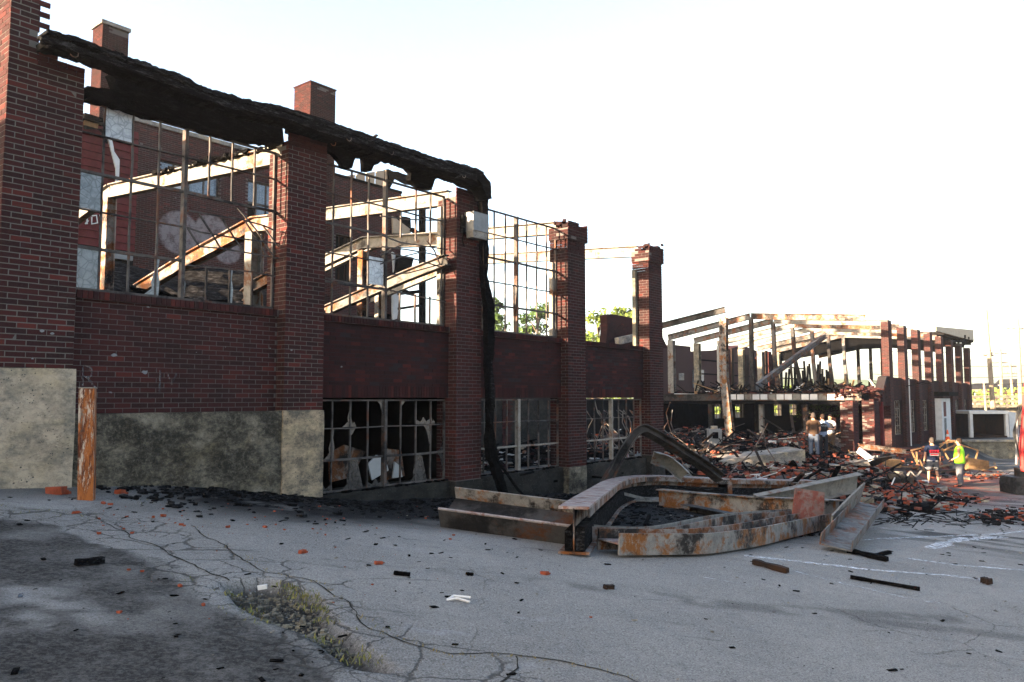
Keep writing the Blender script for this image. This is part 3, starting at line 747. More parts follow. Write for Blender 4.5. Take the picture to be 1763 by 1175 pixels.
# charred roof edge, header and ragged fringe
def ragged(pts, t0, t1, name, m_, amp=.02, step=.07, seed=1, tin=0.15, closed_z=False):
    P = zpx(pts, tin); out = []
    for i in range(len(P)):
        a, b = P[i], P[(i + 1) % len(P)]; d = math.hypot(b[0] - a[0], b[1] - a[1]); n_ = max(1, int(d / step))
        for j in range(n_):
            f = j / n_; x = a[0] + (b[0] - a[0]) * f; z = a[1] + (b[1] - a[1]) * f
            out.append((x + amp * (vn(x, z, 9, seed) - .5) * 1.6 + amp * (vn(x, z, 31, seed) - .5), z + amp * (vn(x, z, 9, seed + 5) - .5) * 1.8 + amp * (vn(x, z, 33, seed + 5) - .5) * 1.4))
    return MB().slab(out, t0, t1).build(name, m_, fac)
TOPL = [(70, 61), (110, 72), (150, 87), (220, 111), (296, 137), (322, 150), (338, 157), (400, 177), (490, 195), (560, 219), (650, 249), (700, 266), (740, 279), (790, 291), (820, 302)]
def strip_below(dy0, dy1): return [(x, y + dy0) for x, y in TOPL] + [(x, y + dy1 * (.75 + .5 * vn(x * 1., 1., .03, 7))) for x, y in TOPL[::-1]]
ragged(strip_below(0, 9) , -.44, -.40, 'gutter', 'char_grey', .007, .035, 3, -.42)
ragged(strip_below(4, 17), -.36, -.31, 'fascia_board', 'char', .010, .03, 5, -.33)
ragged(strip_below(-3, 5), -.40, -.1, 'roof_felt', 'char_grey', .018, .03, 6, -.2)
ragged([(x, y + 12) for x, y in TOPL] + [(x, y + 20 + 4 * vn(x * 1., 5., .05, 3)) for x, y in TOPL[::-1]], -.30, -.02, 'soffit', 'char', .018, .035, 9, -.15)
ragged([(806, 294), (822, 300), (834, 316), (837, 345), (828, 345), (820, 318), (806, 306)], -.4, -.1, 'roof_edge', 'char', .02, .03, 4, -.25)
for x, y, dx, dy in ((800, 296, -18, 12), (640, 240, 5, -6), (470, 191, 10, -5), (90, 76, -14, 8), (745, 280, 8, -4), (560, 221, -9, -5)):
    a_, b_ = L(x, y, -.3), L(x + dx, y + dy, -.36); MB().bar((a_[0], -.28, a_[1]), (b_[0], -.42, b_[1]), .05, .02).build('splinter', 'char_grey', fac)
for x, y in ((127, 92), (573, 246), (600, 238), (673, 262), (798, 302)):
    a_ = L(x, y, -.46); MB().tube([(a_[0] + .05 * math.cos(q), -.47, a_[1] + .05 * math.sin(q)) for q in (-2.6, -1.9, -1.2, -.5, .3)], .006, 4).build('gutter_hook', 'steel_rust', fac)
ragged([(146, 152), (180, 156), (205, 163), (190, 128), (250, 140), (330, 170), (400, 196), (480, 216), (484, 252), (400, 240), (330, 220), (260, 202), (222, 192), (180, 180), (146, 173)], .12, .34, 'header_beam', 'char', .02, .06, 8, .2)
ragged([(556, 228), (640, 252), (740, 288), (776, 300), (775, 308), (758, 303), (746, 311), (741, 324), (734, 325), (722, 323), (712, 320), (703, 312), (705, 299), (697, 290), (688, 284), (676, 277), (664, 275), (655, 277), (647, 284), (641, 285), (637, 296), (625, 296), (624, 282), (623, 272), (610, 272), (606, 280), (603, 291), (596, 292), (589, 289), (586, 283), (577, 272), (572, 266), (556, 262)], .05, .16, 'roof_fringe', 'char', .01, .045, 9, .1)
ragged([(497, 218), (560, 236), (640, 258), (640, 266), (560, 246), (497, 228)], .0, .1, 'header_beam', 'char', .01, .1, 18, 0)
ragged([(690, 272), (780, 298), (820, 316), (826, 330), (800, 322), (780, 310), (690, 286)], -.05, .12, 'header_beam', 'char', .012, .1, 19, 0)
# charred strip hanging down over pillar 2 and into bay 3
ragged([(824, 314), (836, 330), (836, 380), (837, 430), (835, 475), (841, 500), (847, 530), (847, 600), (843, 640), (846, 700), (844, 740), (850, 780), (866, 830), (874, 862), (868, 866), (858, 840), (846, 805), (838, 780), (836, 755), (839, 735), (838, 690), (836, 640), (836, 590), (834, 530), (829, 480), (828, 420), (826, 380), (825, 340)], -.22, -.1, 'hanging_strip', 'char', .022, .05, 14, -.15)
ragged([(845, 620), (849, 660), (850, 700), (847, 715), (844, 690), (843, 650)], -.235, -.22, 'hanging_strip', 'char_grey', .01, .05, 15, -.2)
MB().tube([(11.45, -.25, -.2), (11.62, -.28, -.7), (11.6, -.4, -1.2), (11.9, -.65, -1.75), (12.1, -.9, -2.1)], .028, 7).build('hanging_strip', 'char', fac)
# wall lamp on pillar 2
wl = thing('wall_lamp', 'grey box floodlight mounted on the third brick pillar', 'lamp', (11.25, -.1, 3.3))
x0, z0 = L(806, 406, -.12); x1, z1 = L(832, 374, -.12)
MB().box(x0 + .0, x1, -.26, -.02, z0 + .1, z1 + .02).build('housing', 'galv', wl)
MB().slab([(x0, z0 + .1), (x1, z0 + .1), (x1 - .02, z0 - .04), (x0 + .02, z0 - .04)], -.24, -.06).build('lens', 'conc_block', wl)
MB().box(x0 - .1, x0 + .02, -.06, -.0, z0 + .05, z1 - .05).build('bracket', 'char_grey', wl)
MB().tube([(x0 - .04, -.03, z0 + .1), (x0 - .06, -.03, z0 - .1), (x0 - .02, -.03, z0 - .2)], .012, 5).build('cable', 'char', wl)
# rafters and columns behind the front
def rafter(name, pts, s0, d=.3, b=.16, m_='steel_pale', parent=None, ends=None):
    # pts: pixels along the top edge, on cross plane s0
    P = []
    for x, y in pts:
        t_, z_ = onS(x, y, s0); P.append((s0, t_, z_ - d / 2))
    return MB().sweep(iprof(b, d), P, (0, 0, 1)).build(name, m_, parent or fac)
S1, S2, S3, S4 = 7.4, 11.15, 14.9, 18.6
def rid(s_, m_='steel_pale', zf=4.10, zr=4.55, t0=.5, tr=6.9, t2=11.5, z2=3.7, parent=None):
    MB().sweep(iprof(.16, .30), [(s_, t0, zf - .15), (s_, tr, zr - .15)], (0, 0, 1)).build('rafter', m_, parent or fac)
    MB().sweep(iprof(.16, .30), [(s_, tr + .02, zr - .15), (s_, t2, z2 - .15)], (0, 0, 1)).build('rafter', m_, parent or fac)
rid(S1); rid(S2, 'steel_pale', 4.12, 4.52); rid(S3, 'steel_pale', 4.15, 4.62); rid(S4, 'steel_pale', 4.13, 4.6)
MB().sweep(iprof(.2, .2), [(S1, 6.9, -.2), (S1, 6.9, 4.26)], (1, 0, 0)).build('column', 'steel_rust', fac)
for s_, m_ in ((S2, 'steel_rust'),): MB().sweep(iprof(.18, .2), [(s_, 7.1, 1.0), (s_, 7.1, 4.2)], (1, 0, 0)).build('column', m_, fac)
# burnt roofing still lying on the first rafters
mb = MB()
for i in range(40):
    f = i / 40; mb.rock((S1 + (R.random() - .5) * .15, .8 + f * 4, 4.10 + f * .27 + .03), .16, .25, .05 + .05 * R.random())
mb.build('roof_remains', 'char', fac, kind='stuff')
# fallen secondary frame members seen through the windows
rafter('fallen_rafter', [(486, 369), (437, 374), (320, 438), (236, 490)], S1, .26, .14, 'steel_rust')
MB().sweep(iprof(.2, .2), [(S1, 1.45, 1.2), (S1, 1.45, 2.78)], (1, 0, 0)).build('column', 'steel_pale', fac)
rafter('fallen_rafter', [(478, 462), (440, 482), (420, 500)], S1, .2, .12, 'steel_rust')
rafter('fallen_rafter', [(760, 402), (628, 408), (560, 440), (500, 470)], S2, .26, .14, 'steel_pale')
rafter('fallen_rafter', [(770, 438), (700, 466), (640, 492), (520, 545)], S2 - .5, .22, .14, 'steel_grey')
t_, z_ = onS(625, 412, S2)
MB().sweep(iprof(.16, .16), [(S2, t_, 1.1), (S2, t_, z_ - .26)], (1, 0, 0)).build('column', 'steel_rust', fac)
MB().sweep(iprof(.12, .12), [(S2 + .12, t_ - .4, 1.1), (S2 + .12, t_ - .4, z_ - .8)], (1, 0, 0)).build('column', 'steel_pale', fac)
# upper floor slab of the left half, sagging and burnt; side and rear walls; basement back wall
def sheet(name, x0, x1, y0, y1, zf, m_, parent, nx=30, ny=20, th=.12, kind=None, label=None):
    vs, fs = [], []
    for lay in (0, 1):
        for j in range(ny + 1):
            for i in range(nx + 1):
                x = x0 + (x1 - x0) * i / nx; y = y0 + (y1 - y0) * j / ny; vs.append((x, y, zf(x, y) - lay * th))
    w_ = nx + 1; o = w_ * (ny + 1)
    for j in range(ny):
        for i in range(nx):
            a = j * w_ + i; fs.append((a, a + 1, a + 1 + w_, a + w_)); fs.append((a + o, a + o + w_, a + o + w_ + 1, a + o + 1))
    for i in range(nx): fs.append((i, i + o, i + o + 1, i + 1)); a = ny * w_ + i; fs.append((a, a + 1, a + 1 + o, a + o))
    for j in range(ny): a = j * w_; fs.append((a, a + w_, a + w_ + o, a + o)); a = j * w_ + nx; fs.append((a, a + o, a + o + w_, a + w_))
    return MB().add(vs, fs).build(name, m_, parent, smooth=False, kind=kind, label=label)
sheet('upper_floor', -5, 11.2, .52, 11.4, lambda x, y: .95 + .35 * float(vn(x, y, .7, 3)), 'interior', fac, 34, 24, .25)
sheet('fallen_roof', 5.0, 16.0, 4.6, 11.9, lambda x, y: 1.55 + 1.95 * sm(y, 5.2, 11.2) + .55 * (float(vn(x, y, .55, 6)) - .5) + .16 * float(vn(x, y, 2.5, 7)) - 1.2 * sm(x, 13.4, 15.5), 'char_grey', fac, 44, 26, .06, label='collapsed tar roofing')
sheet('fallen_roof', 4.6, 7.0, 2.2, 4.6, lambda x, y: 1.35 + .35 * float(vn(x, y, 1.2, 16)) + .2 * math.sin(x * 3 + y), 'char_grey', fac, 18, 14, .04)
mb = MB(); RR = random.Random(12)
for k in range(260):
    x, y = 4.3 + RR.random() * 6.2, .8 + RR.random() * 5
    mb.rock((x, y, 1.25 + RR.random() * .3), .1 + RR.random() * .4, .06 + RR.random() * .1, .05 + RR.random() * .12, RR)
mb.build('burnt_debris', 'char', fac, kind='stuff')
# unseen left continuation of the factory; tall part added to shade the yard
lw = MB().box(-62, -4.4, .05, .4, -1.8, 5.0); lw.build('side_wall', 'brick_bg_obj', fac, label='unseen plain brick wall running on to the left, added to shade the yard')
MB().box(-62, -4.4, .4, 11.5, 4.75, 4.95).build('shade_roof', 'interior', fac)
MB().box(-4.39, 3.19, .02, .4, .35, 1.4).build('spandrel_wall', 'brick_bg_obj', fac)
# basement interior
iw = thing('basement_wall', 'white painted basement wall with flaking paint and sooty brick seen through the low windows', 'wall', (13, 7, -2.7))
MB().box(11.9, 16.3, 7.0, 7.25, -2.8, .35).build('painted_wall', 'white_brick', iw)
MB().box(16.32, 24.5, 7.3, 7.6, -2.8, .25).build('plain_wall', 'conc_dark', iw)
bb = MB(); bricks(bb, (11.9, 6.99), X_, -Y_, 4.4, -2.7, .3, depth=.012, keep=lambda u, z: float(vn(u, z, .9, 44)) > .45, jit=.001)
bb.build('brickwork', 'white_brick', iw, kind='stuff')
bb = MB(); bricks(bb, (21.0, 7.28), X_, -Y_, .9, -2.7, .1, keep=lambda u, z: u < .25 + .5 * float(vn(u, z, 3, 46)), jit=.02); bb.build('brickwork', 'brick', iw, kind='stuff')
MB().box(-5.3, -5.05, .42, 11.4, -2.75, 1.2).build('end_wall', 'interior', fac)  # unseen wall, added to keep the sun out of the basement
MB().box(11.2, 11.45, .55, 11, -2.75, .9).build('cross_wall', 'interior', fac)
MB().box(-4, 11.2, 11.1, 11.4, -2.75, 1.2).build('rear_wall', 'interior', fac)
# debris inside the basement
def heap(name, label, x0, x1, y0, y1, zf, m_, n_, cols, sizes, seed, cat=None, group=None, frame='F'):
    pass
RB = random.Random(21)
bs = {k: MB() for k in ('char', 'char_grey', 'brick', 'conc_block', 'white', 'steel_rust')}
def floor_b(x, y): return -2.75 + 1.0 * float(vn(x, y, .5, 61)) + .25 * float(vn(x, y, 2.0, 62)) + .5 * float(sm(y, 3, 7))
for k in range(1500):
    x, y = 11.8 + RB.random() * 9.2, .6 + RB.random() * 6.3
    z = floor_b(x, y) + RB.random() * .12
    c_ = RB.choices(list(bs), [45, 22, 18, 8, 3, 4])[0]
    if c_ == 'brick': bs[c_].rock((x, y, z), .2, .1, .06, RB)
    elif c_ in ('white', 'steel_rust', 'char') and RB.random() < .35:
        a = RB.random() * 6.3; l = .4 + RB.random() * 1.4
        bs[c_].bar((x, y, z), (x + math.cos(a) * l, y + math.sin(a) * l, z + (RB.random() - .3) * .5), .07, .04)
    else: bs[c_].rock((x, y, z), .1 + .35 * RB.random(), .1 + .3 * RB.random(), .06 + .12 * RB.random(), RB)
bd_ = thing('basement_debris', 'black burnt debris and loose bricks heaped inside the basement', 'debris', (14, 3, -2.5)); bd_['kind'] = 'stuff'
sheet('debris_heap', 11.5, 21.2, .6, 7.0, lambda x, y: floor_b(x, y) - .03, 'char', bd_, 60, 40, .1, kind='stuff')
for k, v in bs.items():
    if v.v: v.build('loose_pieces', k, bd_, kind='stuff')
mb = MB()
mb.slab([(8.9, -1.5), (9.35, -1.45), (9.7, -1.0), (9.2, -.85), (8.85, -1.0)], 1.2, 1.24); mb.slab([(9.9, -1.55), (10.5, -1.5), (10.4, -1.0), (10.0, -.95)], 1.0, 1.04)
mb.build('loose_sheet', 'steel_rust', bd_); 
mb = MB().slab([(9.6, -1.5), (10.0, -1.35), (9.9, -1.1), (9.7, -1.05), (9.5, -1.2)], .9, .93).slab([(10.1, -1.5), (10.35, -1.5), (10.3, -1.3), (10.15, -1.2)], .9, .93); mb.build('loose_sheet', 'white', bd_)
# brick remnant wall seen above the sill of bay 4
rem = thing('wall_remnant', 'broken sooty brick wall stub standing behind the fourth bay', 'wall', (24, 8, 1))
pts = [L(x, y, 8) for x, y in [(1043, 600), (1046, 560), (1044, 543), (1052, 541), (1075, 545), (1130, 558), (1150, 600)]]
MB().slab(pts, 8, 8.35).build('masonry', 'brick_dark', rem)
bb = MB(); X0 = pts[1][0]
bricks(bb, (X0 + .05, 7.99), X_, -Y_, 4.0, pts[0][1], 4.2, keep=lambda u, z: z < 3.35 - .05 * u, jit=.01, drop=.05); bb.build('brickwork', 'brick_dark', rem, kind='stuff')
bb = MB(); bricks(bb, (X0 - .02, 8.35), -Y_, -X_, .35, pts[0][1], 3.35, jit=.02); bb.build('brickwork', 'brick', rem, kind='stuff')
p_, q_ = L(1062, 588, 7.5), L(1100, 578, 7.5)
MB().bar((p_[0], 7.5, p_[1]), (q_[0] + .8, 7.5, q_[1] + .1), .2, .3).build('lintel', 'conc_block', rem)

# ------------------------------------------------------------------ tall brick building behind, with two chimneys
TB = 15.0
rear = thing('rear_brick_building', 'tall brick building with two chimneys seen through the left windows', 'building', (16, 15, -2.7))
WIN = [(12.45, 14.65, 7.02, 7.92), (15.75, 17.0, 6.3, 7.95), (19.75, 20.6, 4.6, 6.6)]
def in_win(x, z, e=.0):
    return any(a - e < x < b + e and c - e < z < d + e for a, b, c, d in WIN)
XA, XB, ZT = 11.45, 23.3, 8.95
# wall core as strips around the windows
cuts = sorted({XA, XB, *[v for w_ in WIN for v in w_[:2]]}); mb = MB()
for a, b in zip(cuts[:-1], cuts[1:]):
    zs = [(-2.8, ZT - .05)]
    for (c, d, e, f) in WIN:
        if c <= a and b <= d: zs = [(-2.8, e), (f, ZT - .05)]
    for z0, z1 in zs: mb.box(a, b, TB + .005, TB + .35, z0, z1)
mb.box(XA, XB, TB + .35, TB + 9, ZT - .35, ZT - .2); mb.box(XA, XA + .3, TB + .35, TB + 9, -2.8, ZT - .4); mb.box(XB - .3, XB, TB + .35, TB + 9, -2.8, ZT - .4)
mb.build('wall', 'mortar_bg', rear)
n_ind = [0]; b = MB()
RRb = random.Random(31)
def cbb(ua, ub, za, zb, j):
    x = XA + ua
    if n_ind[0] < 290 and ub - ua > .2 and zb - za > .055 and 11.5 < x < 13.2 and 6.35 < za < 8.9:
        n_ind[0] += 1; brick_obj(rear, ua, ub, za, TB - j, 'brick_bg_obj', x0=XA); return True
    return False
bricks(b, (XA, TB), X_, -Y_, XB - XA, 2.6, ZT, keep=lambda u, z: not in_win(XA + u, z), jit=.004, rnd=RRb, single_cb=cbb, depth=.02)
side(b, XA - .0, TB, TB + .6, 2.6, ZT, depth=.02, jit=.003)
b.build('brickwork', 'brick_bg', rear, kind='stuff')
MB().box(XA - .05, 19.6, TB - .06, TB + .3, ZT, ZT + .14).build('coping', 'conc_block', rear)
MB().box(19.62, XB, TB - .05, TB + .3, ZT, ZT + .1).build('coping', 'char', rear)
for k, (a, b_, c, d) in enumerate(WIN):
    f = MB(); y0 = TB + .12
    f.box(a, a + .06, y0, y0 + .06, c, d); f.box(b_ - .06, b_, y0, y0 + .06, c, d); f.box(a + .06, b_ - .06, y0, y0 + .06, c, c + .06); f.box(a + .06, b_ - .06, y0, y0 + .06, d - .06, d)
    nx = 4 if k == 0 else 3
    for i in range(1, nx): x = a + (b_ - a) * i / nx; f.box(x - .03, x + .03, y0, y0 + .055, c + .061, d - .061)
    if k: f.box(a + .061, b_ - .061, y0 + .002, y0 + .05, (c + d) / 2 - .04, (c + d) / 2 + .04)
    wo_ = f.build('window', 'wood_burnt' if k == 2 else 'sash', rear)
    for i in range(nx):
        for j in ((0, 1) if k else (0,)):
            z0, z1 = (c, d) if not k else ((c, (c + d) / 2) if j == 0 else ((c + d) / 2, d))
            if (k == 1 and j == 0 and i == 0) or k == 2: continue
            MB().box(a + (b_ - a) * i / nx + .035, a + (b_ - a) * (i + 1) / nx - .035, y0 + .02, y0 + .03, z0 + .05, z1 - .05).build('pane', 'white' if (k == 0 and i == 1) else 'glass_blue', wo_)
    MB().box(a - .02, b_ + .02, TB + .36, TB + .4, c - .02, d + .02).build('unlit_room_sheet', 'interior', wo_)  # black sheet stands in for the unlit room behind the panes
def chimney(px_l, px_c, px_r, y_top_c, yb, zlow, label, y_front):
    sC, zT = L(px_c, y_top_c, y_front); sR = L(px_r, y_top_c + 14, y_front)[0]
    dep = .3
    for k in range(400):          # depth at which the left edge meets its pixel
        p = fw(sC, y_front + dep, zT); c_ = p.y * math.cos(PITCH) + p.z * math.sin(PITCH)
        if CX + F_PX * p.x / c_ < px_l: break
        dep += .01
    ch = MB().box(sC + .01, sR - .01, y_front + .01, y_front + dep - .01, zlow, zT - .05).build('chimney', 'mortar_mid', rear, label=label)
    q = MB(); kp = lambda u, z: not (z > zT - .22 and u > (sR - sC) * .35 and float(vn(u, z, 4, 5)) > .5)
    bricks(q, (sC, y_front), X_, -Y_, sR - sC, zlow, zT, kp, depth=.02); side(q, sC, y_front, y_front + dep, zlow, zT, depth=.02)
    rside(q, sR, y_front, y_front + dep, zlow, zT, depth=.02); q.build('brickwork', 'brick_dark', ch, kind='stuff')
    return sC, sR, zT, dep
c1 = chimney(160, 177, 222, 40, 195, 6.8, 'left chimney with a flat cap', TB + .9)
c2 = chimney(507, 535, 578, 141, 210, 2.6, 'right chimney rising beside the roof edge', TB - .35)
MB().box(c1[0] - .05, c1[1] + .05, TB + .85, TB + .95 + c1[3], c1[2], c1[2] + .12).build('chimney_cap', 'conc_block', rear)
MB().box(c2[0] - .03, c2[1] + .03, TB - .38, TB - .32 + c2[3], c2[2], c2[2] + .05).build('chimney_cap', 'brick_dark', rear)
# corrugated roof remains and charred sheets right of the wall
rp = [L(x, y, TB + .6) for x, y in [(596, 303), (652, 283), (672, 292), (672, 328)]]
for i in range(9):
    a, b_ = i / 9, (i + .86) / 9
    x0, x1 = rp[0][0] + (rp[3][0] - rp[0][0]) * a, rp[0][0] + (rp[3][0] - rp[0][0]) * b_
    zt0 = rp[0][1] + (rp[2][1] - .1 - rp[0][1]) * min(1, a * 1.15); zt1 = rp[0][1] + (rp[2][1] - .1 - rp[0][1]) * min(1, b_ * 1.15)
    MB().slab([(x0, 8.9), (x1, 8.9), (x1, zt1), (x0, zt0)], TB + .6 + (i % 2) * .05, TB + .66 + (i % 2) * .05).build('roof_panel', 'tin', rear)
def bgpoly(px, t0, t1, name, m_, parent=rear, amp=.05, step=.25, seed=3):
    P = [L(x, y, t0) for x, y in px]; out = []
    for i in range(len(P)):
        a, b_ = P[i], P[(i + 1) % len(P)]; d = math.hypot(b_[0] - a[0], b_[1] - a[1]); n_ = max(1, int(d / step))
        for j in range(n_):
            f = j / n_; x = a[0] + (b_[0] - a[0]) * f; z = a[1] + (b_[1] - a[1]) * f
            out.append((x + amp * (float(vn(x, z, 2.6, seed)) - .5) * 2, z + amp * (float(vn(x, z, 3, seed + 5)) - .5) * 2))
    return MB().slab(out, t0, t1).build(name, m_, parent)
bgpoly([(668, 292), (700, 302), (745, 318), (745, 328), (705, 316), (680, 306), (672, 326)], TB + .5, TB + .8, 'charred_beam', 'char')
MB().slab([L(x, y, TB - .2) for x, y in [(676, 372), (708, 396), (707, 403), (677, 402)]], TB - .2, TB - .12).build('siding_sheet', 'tin', rear)
bgpoly([(684, 372), (706, 376), (708, 396), (690, 384), (678, 380)], TB - .1, TB, 'charred_sheet', 'char')
bgpoly([(684, 440), (712, 445), (706, 470), (700, 500), (690, 482), (680, 470)], TB - .5, TB - .4, 'charred_sheet', 'char')
bgpoly([(677, 435), (684, 440), (686, 470), (678, 468)], TB - .3, TB - .2, 'trim_board', 'white')
bgpoly([(678, 500), (688, 503), (684, 550), (677, 550)], TB - .3, TB - .2, 'trim_board', 'white')
stub = thing('charred_timber_frame', 'lone black charred post with short crossbars behind the second bay', 'timber frame', (24, 14, 1))
tb2 = 14.0
def pb(px0, px1, wd, t=tb2, m_='char', name='post', par=stub):
    a, b_ = L(*px0, t), L(*px1, t); return MB().bar((a[0], t, a[1]), (b_[0], t, b_[1]), wd, wd, (0, 1, 0)).build(name, m_, par)
pb((727, 358), (727, 560), .22); pb((686, 506), (725, 502), .14, name='crossbar'); pb((686, 532), (725, 526), .1, name='crossbar')
pb((708, 395), (724, 406), .16, name='crossbar'); pb((690, 498), (712, 508), .12, name='crossbar'); pb((715, 470), (721, 480), .1, name='crossbar')
# red clapboard house at the far left
red = thing('red_clapboard_house', 'dark red clapboard house wall with torn white trim behind the left window', 'house', (9, 14, -2.7))
TC = 14.3; sL, sR_ = 6.0, 11.42
MB().box(sL, sR_ - .02, TC + .06, TC + .5, -2.7, 8.35).build('wall', 'interior', red)
z = 4.55; k = 0
while z < 8.3:
    h = .235
    MB().add([(sL, TC, z), (sR_, TC, z), (sR_, TC + .05, z + h), (sL, TC + .05, z + h), (sL, TC + .07, z), (sR_, TC + .07, z)], [(0, 1, 2, 3), (0, 4, 5, 1), (1, 5, 2)]).build('siding_board', 'clap', red)
    z += .24; k += 1
MB().box(sL, sR_ - .1, TC - .1, TC - .01, 4.25, 4.5).build('trim_board', 'galv', red)
bgpoly([(146, 196), (183, 208), (183, 214), (146, 205)], TC - .3, TC + .6, 'roof_edge', 'char', red)
bgpoly([(146, 206), (170, 212), (168, 222), (146, 215)], TC - .12, TC - .05, 'bare_panel', 'wood', red, .02)
bgpoly([(146, 216), (190, 226), (190, 236), (172, 222), (146, 222)], TC - .12, TC - .05, 'trim_board', 'char_grey', red, .03)
bgpoly([(186, 236), (192, 238), (197, 262), (206, 276), (205, 290), (203, 316), (198, 316), (199, 290), (195, 272), (190, 252)], TC - .2, TC - .14, 'torn_trim', 'white', red, .03, .15)
bgpoly([(176, 222), (186, 232), (186, 248), (178, 236)], TC - .25, TC - .18, 'torn_trim', 'char_grey', red, .03)
for px in ([(150, 372), (150, 386)], [(158, 372), (166, 371), (168, 384), (158, 386), (158, 374)], [(172, 370), (176, 388)], [(152, 380), (147, 386)]):
    P = [(L(x, y, TC - .02)[0], TC - .02, L(x, y, TC - .02)[1]) for x, y in px]
    MB().sweep([(-.02, -.004), (.02, -.004), (.02, .004), (-.02, .004)], P, (0, -1, 0)).build('chalk_mark', 'white', red)

# ------------------------------------------------------------------ the burnt wing on the right
SF = [40.3 - .35 + 3.25 * i for i in range(9)]
wing = thing('burnt_wing', 'burnt wing with bare steel frames on the left and brick pillars on the right', 'building', (45, 0, -2.68))
def t_at(px, s_, z_=0.0):
    lo, hi = 0.0, 30.0
    for _ in range(40):
        m_ = (lo + hi) / 2; p = fw(s_, m_, z_); c_ = p.y * math.cos(PITCH) + p.z * math.sin(PITCH)
        if CX + F_PX * p.x / c_ > px: lo = m_
        else: hi = m_
    return lo
TR = t_at(1293, SF[0], 4); TRR = t_at(1156, SF[0], 3)
print('wing ridge t', TR, 'rear t', TRR)
ZE, ZRG, ZRR = 4.0, 4.45, 3.55
for i, s_ in enumerate(SF):
    m1_ = ['steel_rust', 'steel_pale', 'steel_rust', 'steel_pale'][i % 4] if i < 6 else 'steel_dark'
    m2_ = ['steel_grey', 'steel_grey', 'steel_pale', 'steel_pale'][i % 4]
    MB().sweep(iprof(.2, .32), [(s_, .3, ZE - .16), (s_, TR, ZRG - .16)], (0, 0, 1)).build('rafter', m1_, wing)
    MB().sweep(iprof(.2, .32), [(s_, TR + .03, ZRG - .16), (s_, TRR + .2, ZRR - .16)], (0, 0, 1)).build('rafter', m2_, wing)
    lean = [0, .1, .28, .1, .12, .1, 0, 0, 0][i]
    MB().sweep(iprof(.19, .2), [(s_ + .1 + lean, TR - lean, .3), (s_, TR, 2.2), (s_ - lean * .3, TR + lean * .3, ZRG - .32)], (1, 0, 0)).build('column', ['steel_dark', 'steel_grey', 'steel_dark', 'steel_grey'][i % 4], wing)
    if i < 6: MB().sweep(iprof(.34, .3), [(s_, TRR, .25), (s_, TRR, ZRR - .33)], (1, 0, 0)).build('column', ['steel_pale', 'conc_wall', 'galv', 'conc_wall'][i % 4], wing)
# the next frame to the left: rafter kept, column hanging down
s_ = SF[0] - 3.25; trr = TRR
MB().sweep(iprof(.2, .3), [(s_, TR, ZRG - .1), (s_, TRR + .1, ZRR + .0)], (0, 0, 1)).build('rafter', 'steel_dark', wing)
tC = t_at(1246, s_, 4)
pc = []
for x, y, dz in ((1246, 546, 0), (1246, 600, 0), (1247, 650, .0), (1252, 700, 0), (1258, 752, 0)):
    t_, z_ = onS(x, y, s_); pc.append((s_, t_, z_))
MB().sweep(iprof(.36, .3), pc, (1, 0, .05)).build('column', 'steel_orange', wing, label='tall bent orange rusted column')
# loose diagonal beam leaning on the ridge
a_, b_ = onS(1300, 668, SF[0] + .5), onS(1421, 575, SF[3])
MB().sweep(iprof(.24, .3), [(SF[0] + .5, a_[0], a_[1]), (SF[3], b_[0], b_[1] - .1)], (0, 0, 1)).build('fallen_rafter', 'steel_grey', wing)
# upper floor with its edge beam
sheet('upper_floor', SF[0] - .1, 66.2, .5, TRR + .5, lambda x, y: .12 + .05 * float(vn(x, y, .8, 71)), 'interior', wing, 40, 16, .3)
MB().sweep(iprof(.2, .36), [(SF[0] - .2, .55, .05), (SF[0] - .2, TR + 1.0, .03)], (0, 0, 1)).build('edge_beam', 'steel_grey', wing)
MB().sweep(iprof(.2, .36), [(SF[0] - .2, TR + 1.02, .03), (SF[0] - .2, TRR + .6, .0)], (0, 0, 1)).build('edge_beam', 'steel_dark', wing)
MB().box(SF[0] - .3, SF[0] - .12, .6, TRR + .5, -.34, -.17).build('edge_timber', 'char', wing)
for i in range(15):
    t_ = .9 + i * .42
    MB().box(SF[0] - .315, SF[0] - .3, t_, t_ + .36, -.10, .17).build('web_panel', 'white' if i % 3 else 'steel_pale', wing)
for t_, m_ in ((TR * .93, 'steel_pale'), (TR * .55, 'steel_rust'), (TR * 1.4, 'steel_dark'), (TR * .25, 'steel_dark')):
    for k, ss in enumerate((SF[0] + .1, SF[2])):
        MB().sweep(iprof(.22, .22), [(ss, t_, -2.7), (ss, t_, -.2)], (1, 0, 0)).build('column', m_ if k == 0 else 'steel_dark', wing)
# ground floor rear wall with small windows, dark interior walls
mb = MB(); TW = TRR + .7
wins = [(t0, t0 + 1.5) for t0 in (47.0, 50.2, 53.6, 57.2, 60.4)]
x_ = 38.0
for a, b_ in wins:
    mb.box(x_, a, TW, TW + .3, -2.75, .15); mb.box(a, b_, TW, TW + .3, -2.75, -1.35); mb.box(a, b_, TW, TW + .3, -.35, .15); x_ = b_
mb.box(x_, 66.2, TW, TW + .3, -2.75, .15); mb.box(28, 38, TW, TW + .3, -2.75, -.1)
mb.build('rear_wall', 'interior', wing)
for a, b_ in wins:
    f = MB()
    for i in range(4): f.box(a + (b_ - a) * i / 3 - .02, a + (b_ - a) * i / 3 + .02, TW + .1, TW + .14, -1.35, -.35)
    f.box(a, b_, TW + .145, TW + .18, -.87, -.83); f.build('window', 'sash', wing)
MB().box(66.0, 66.3, .5, TW, -2.7, .0).build('end_wall', 'brick_bg_obj', wing)
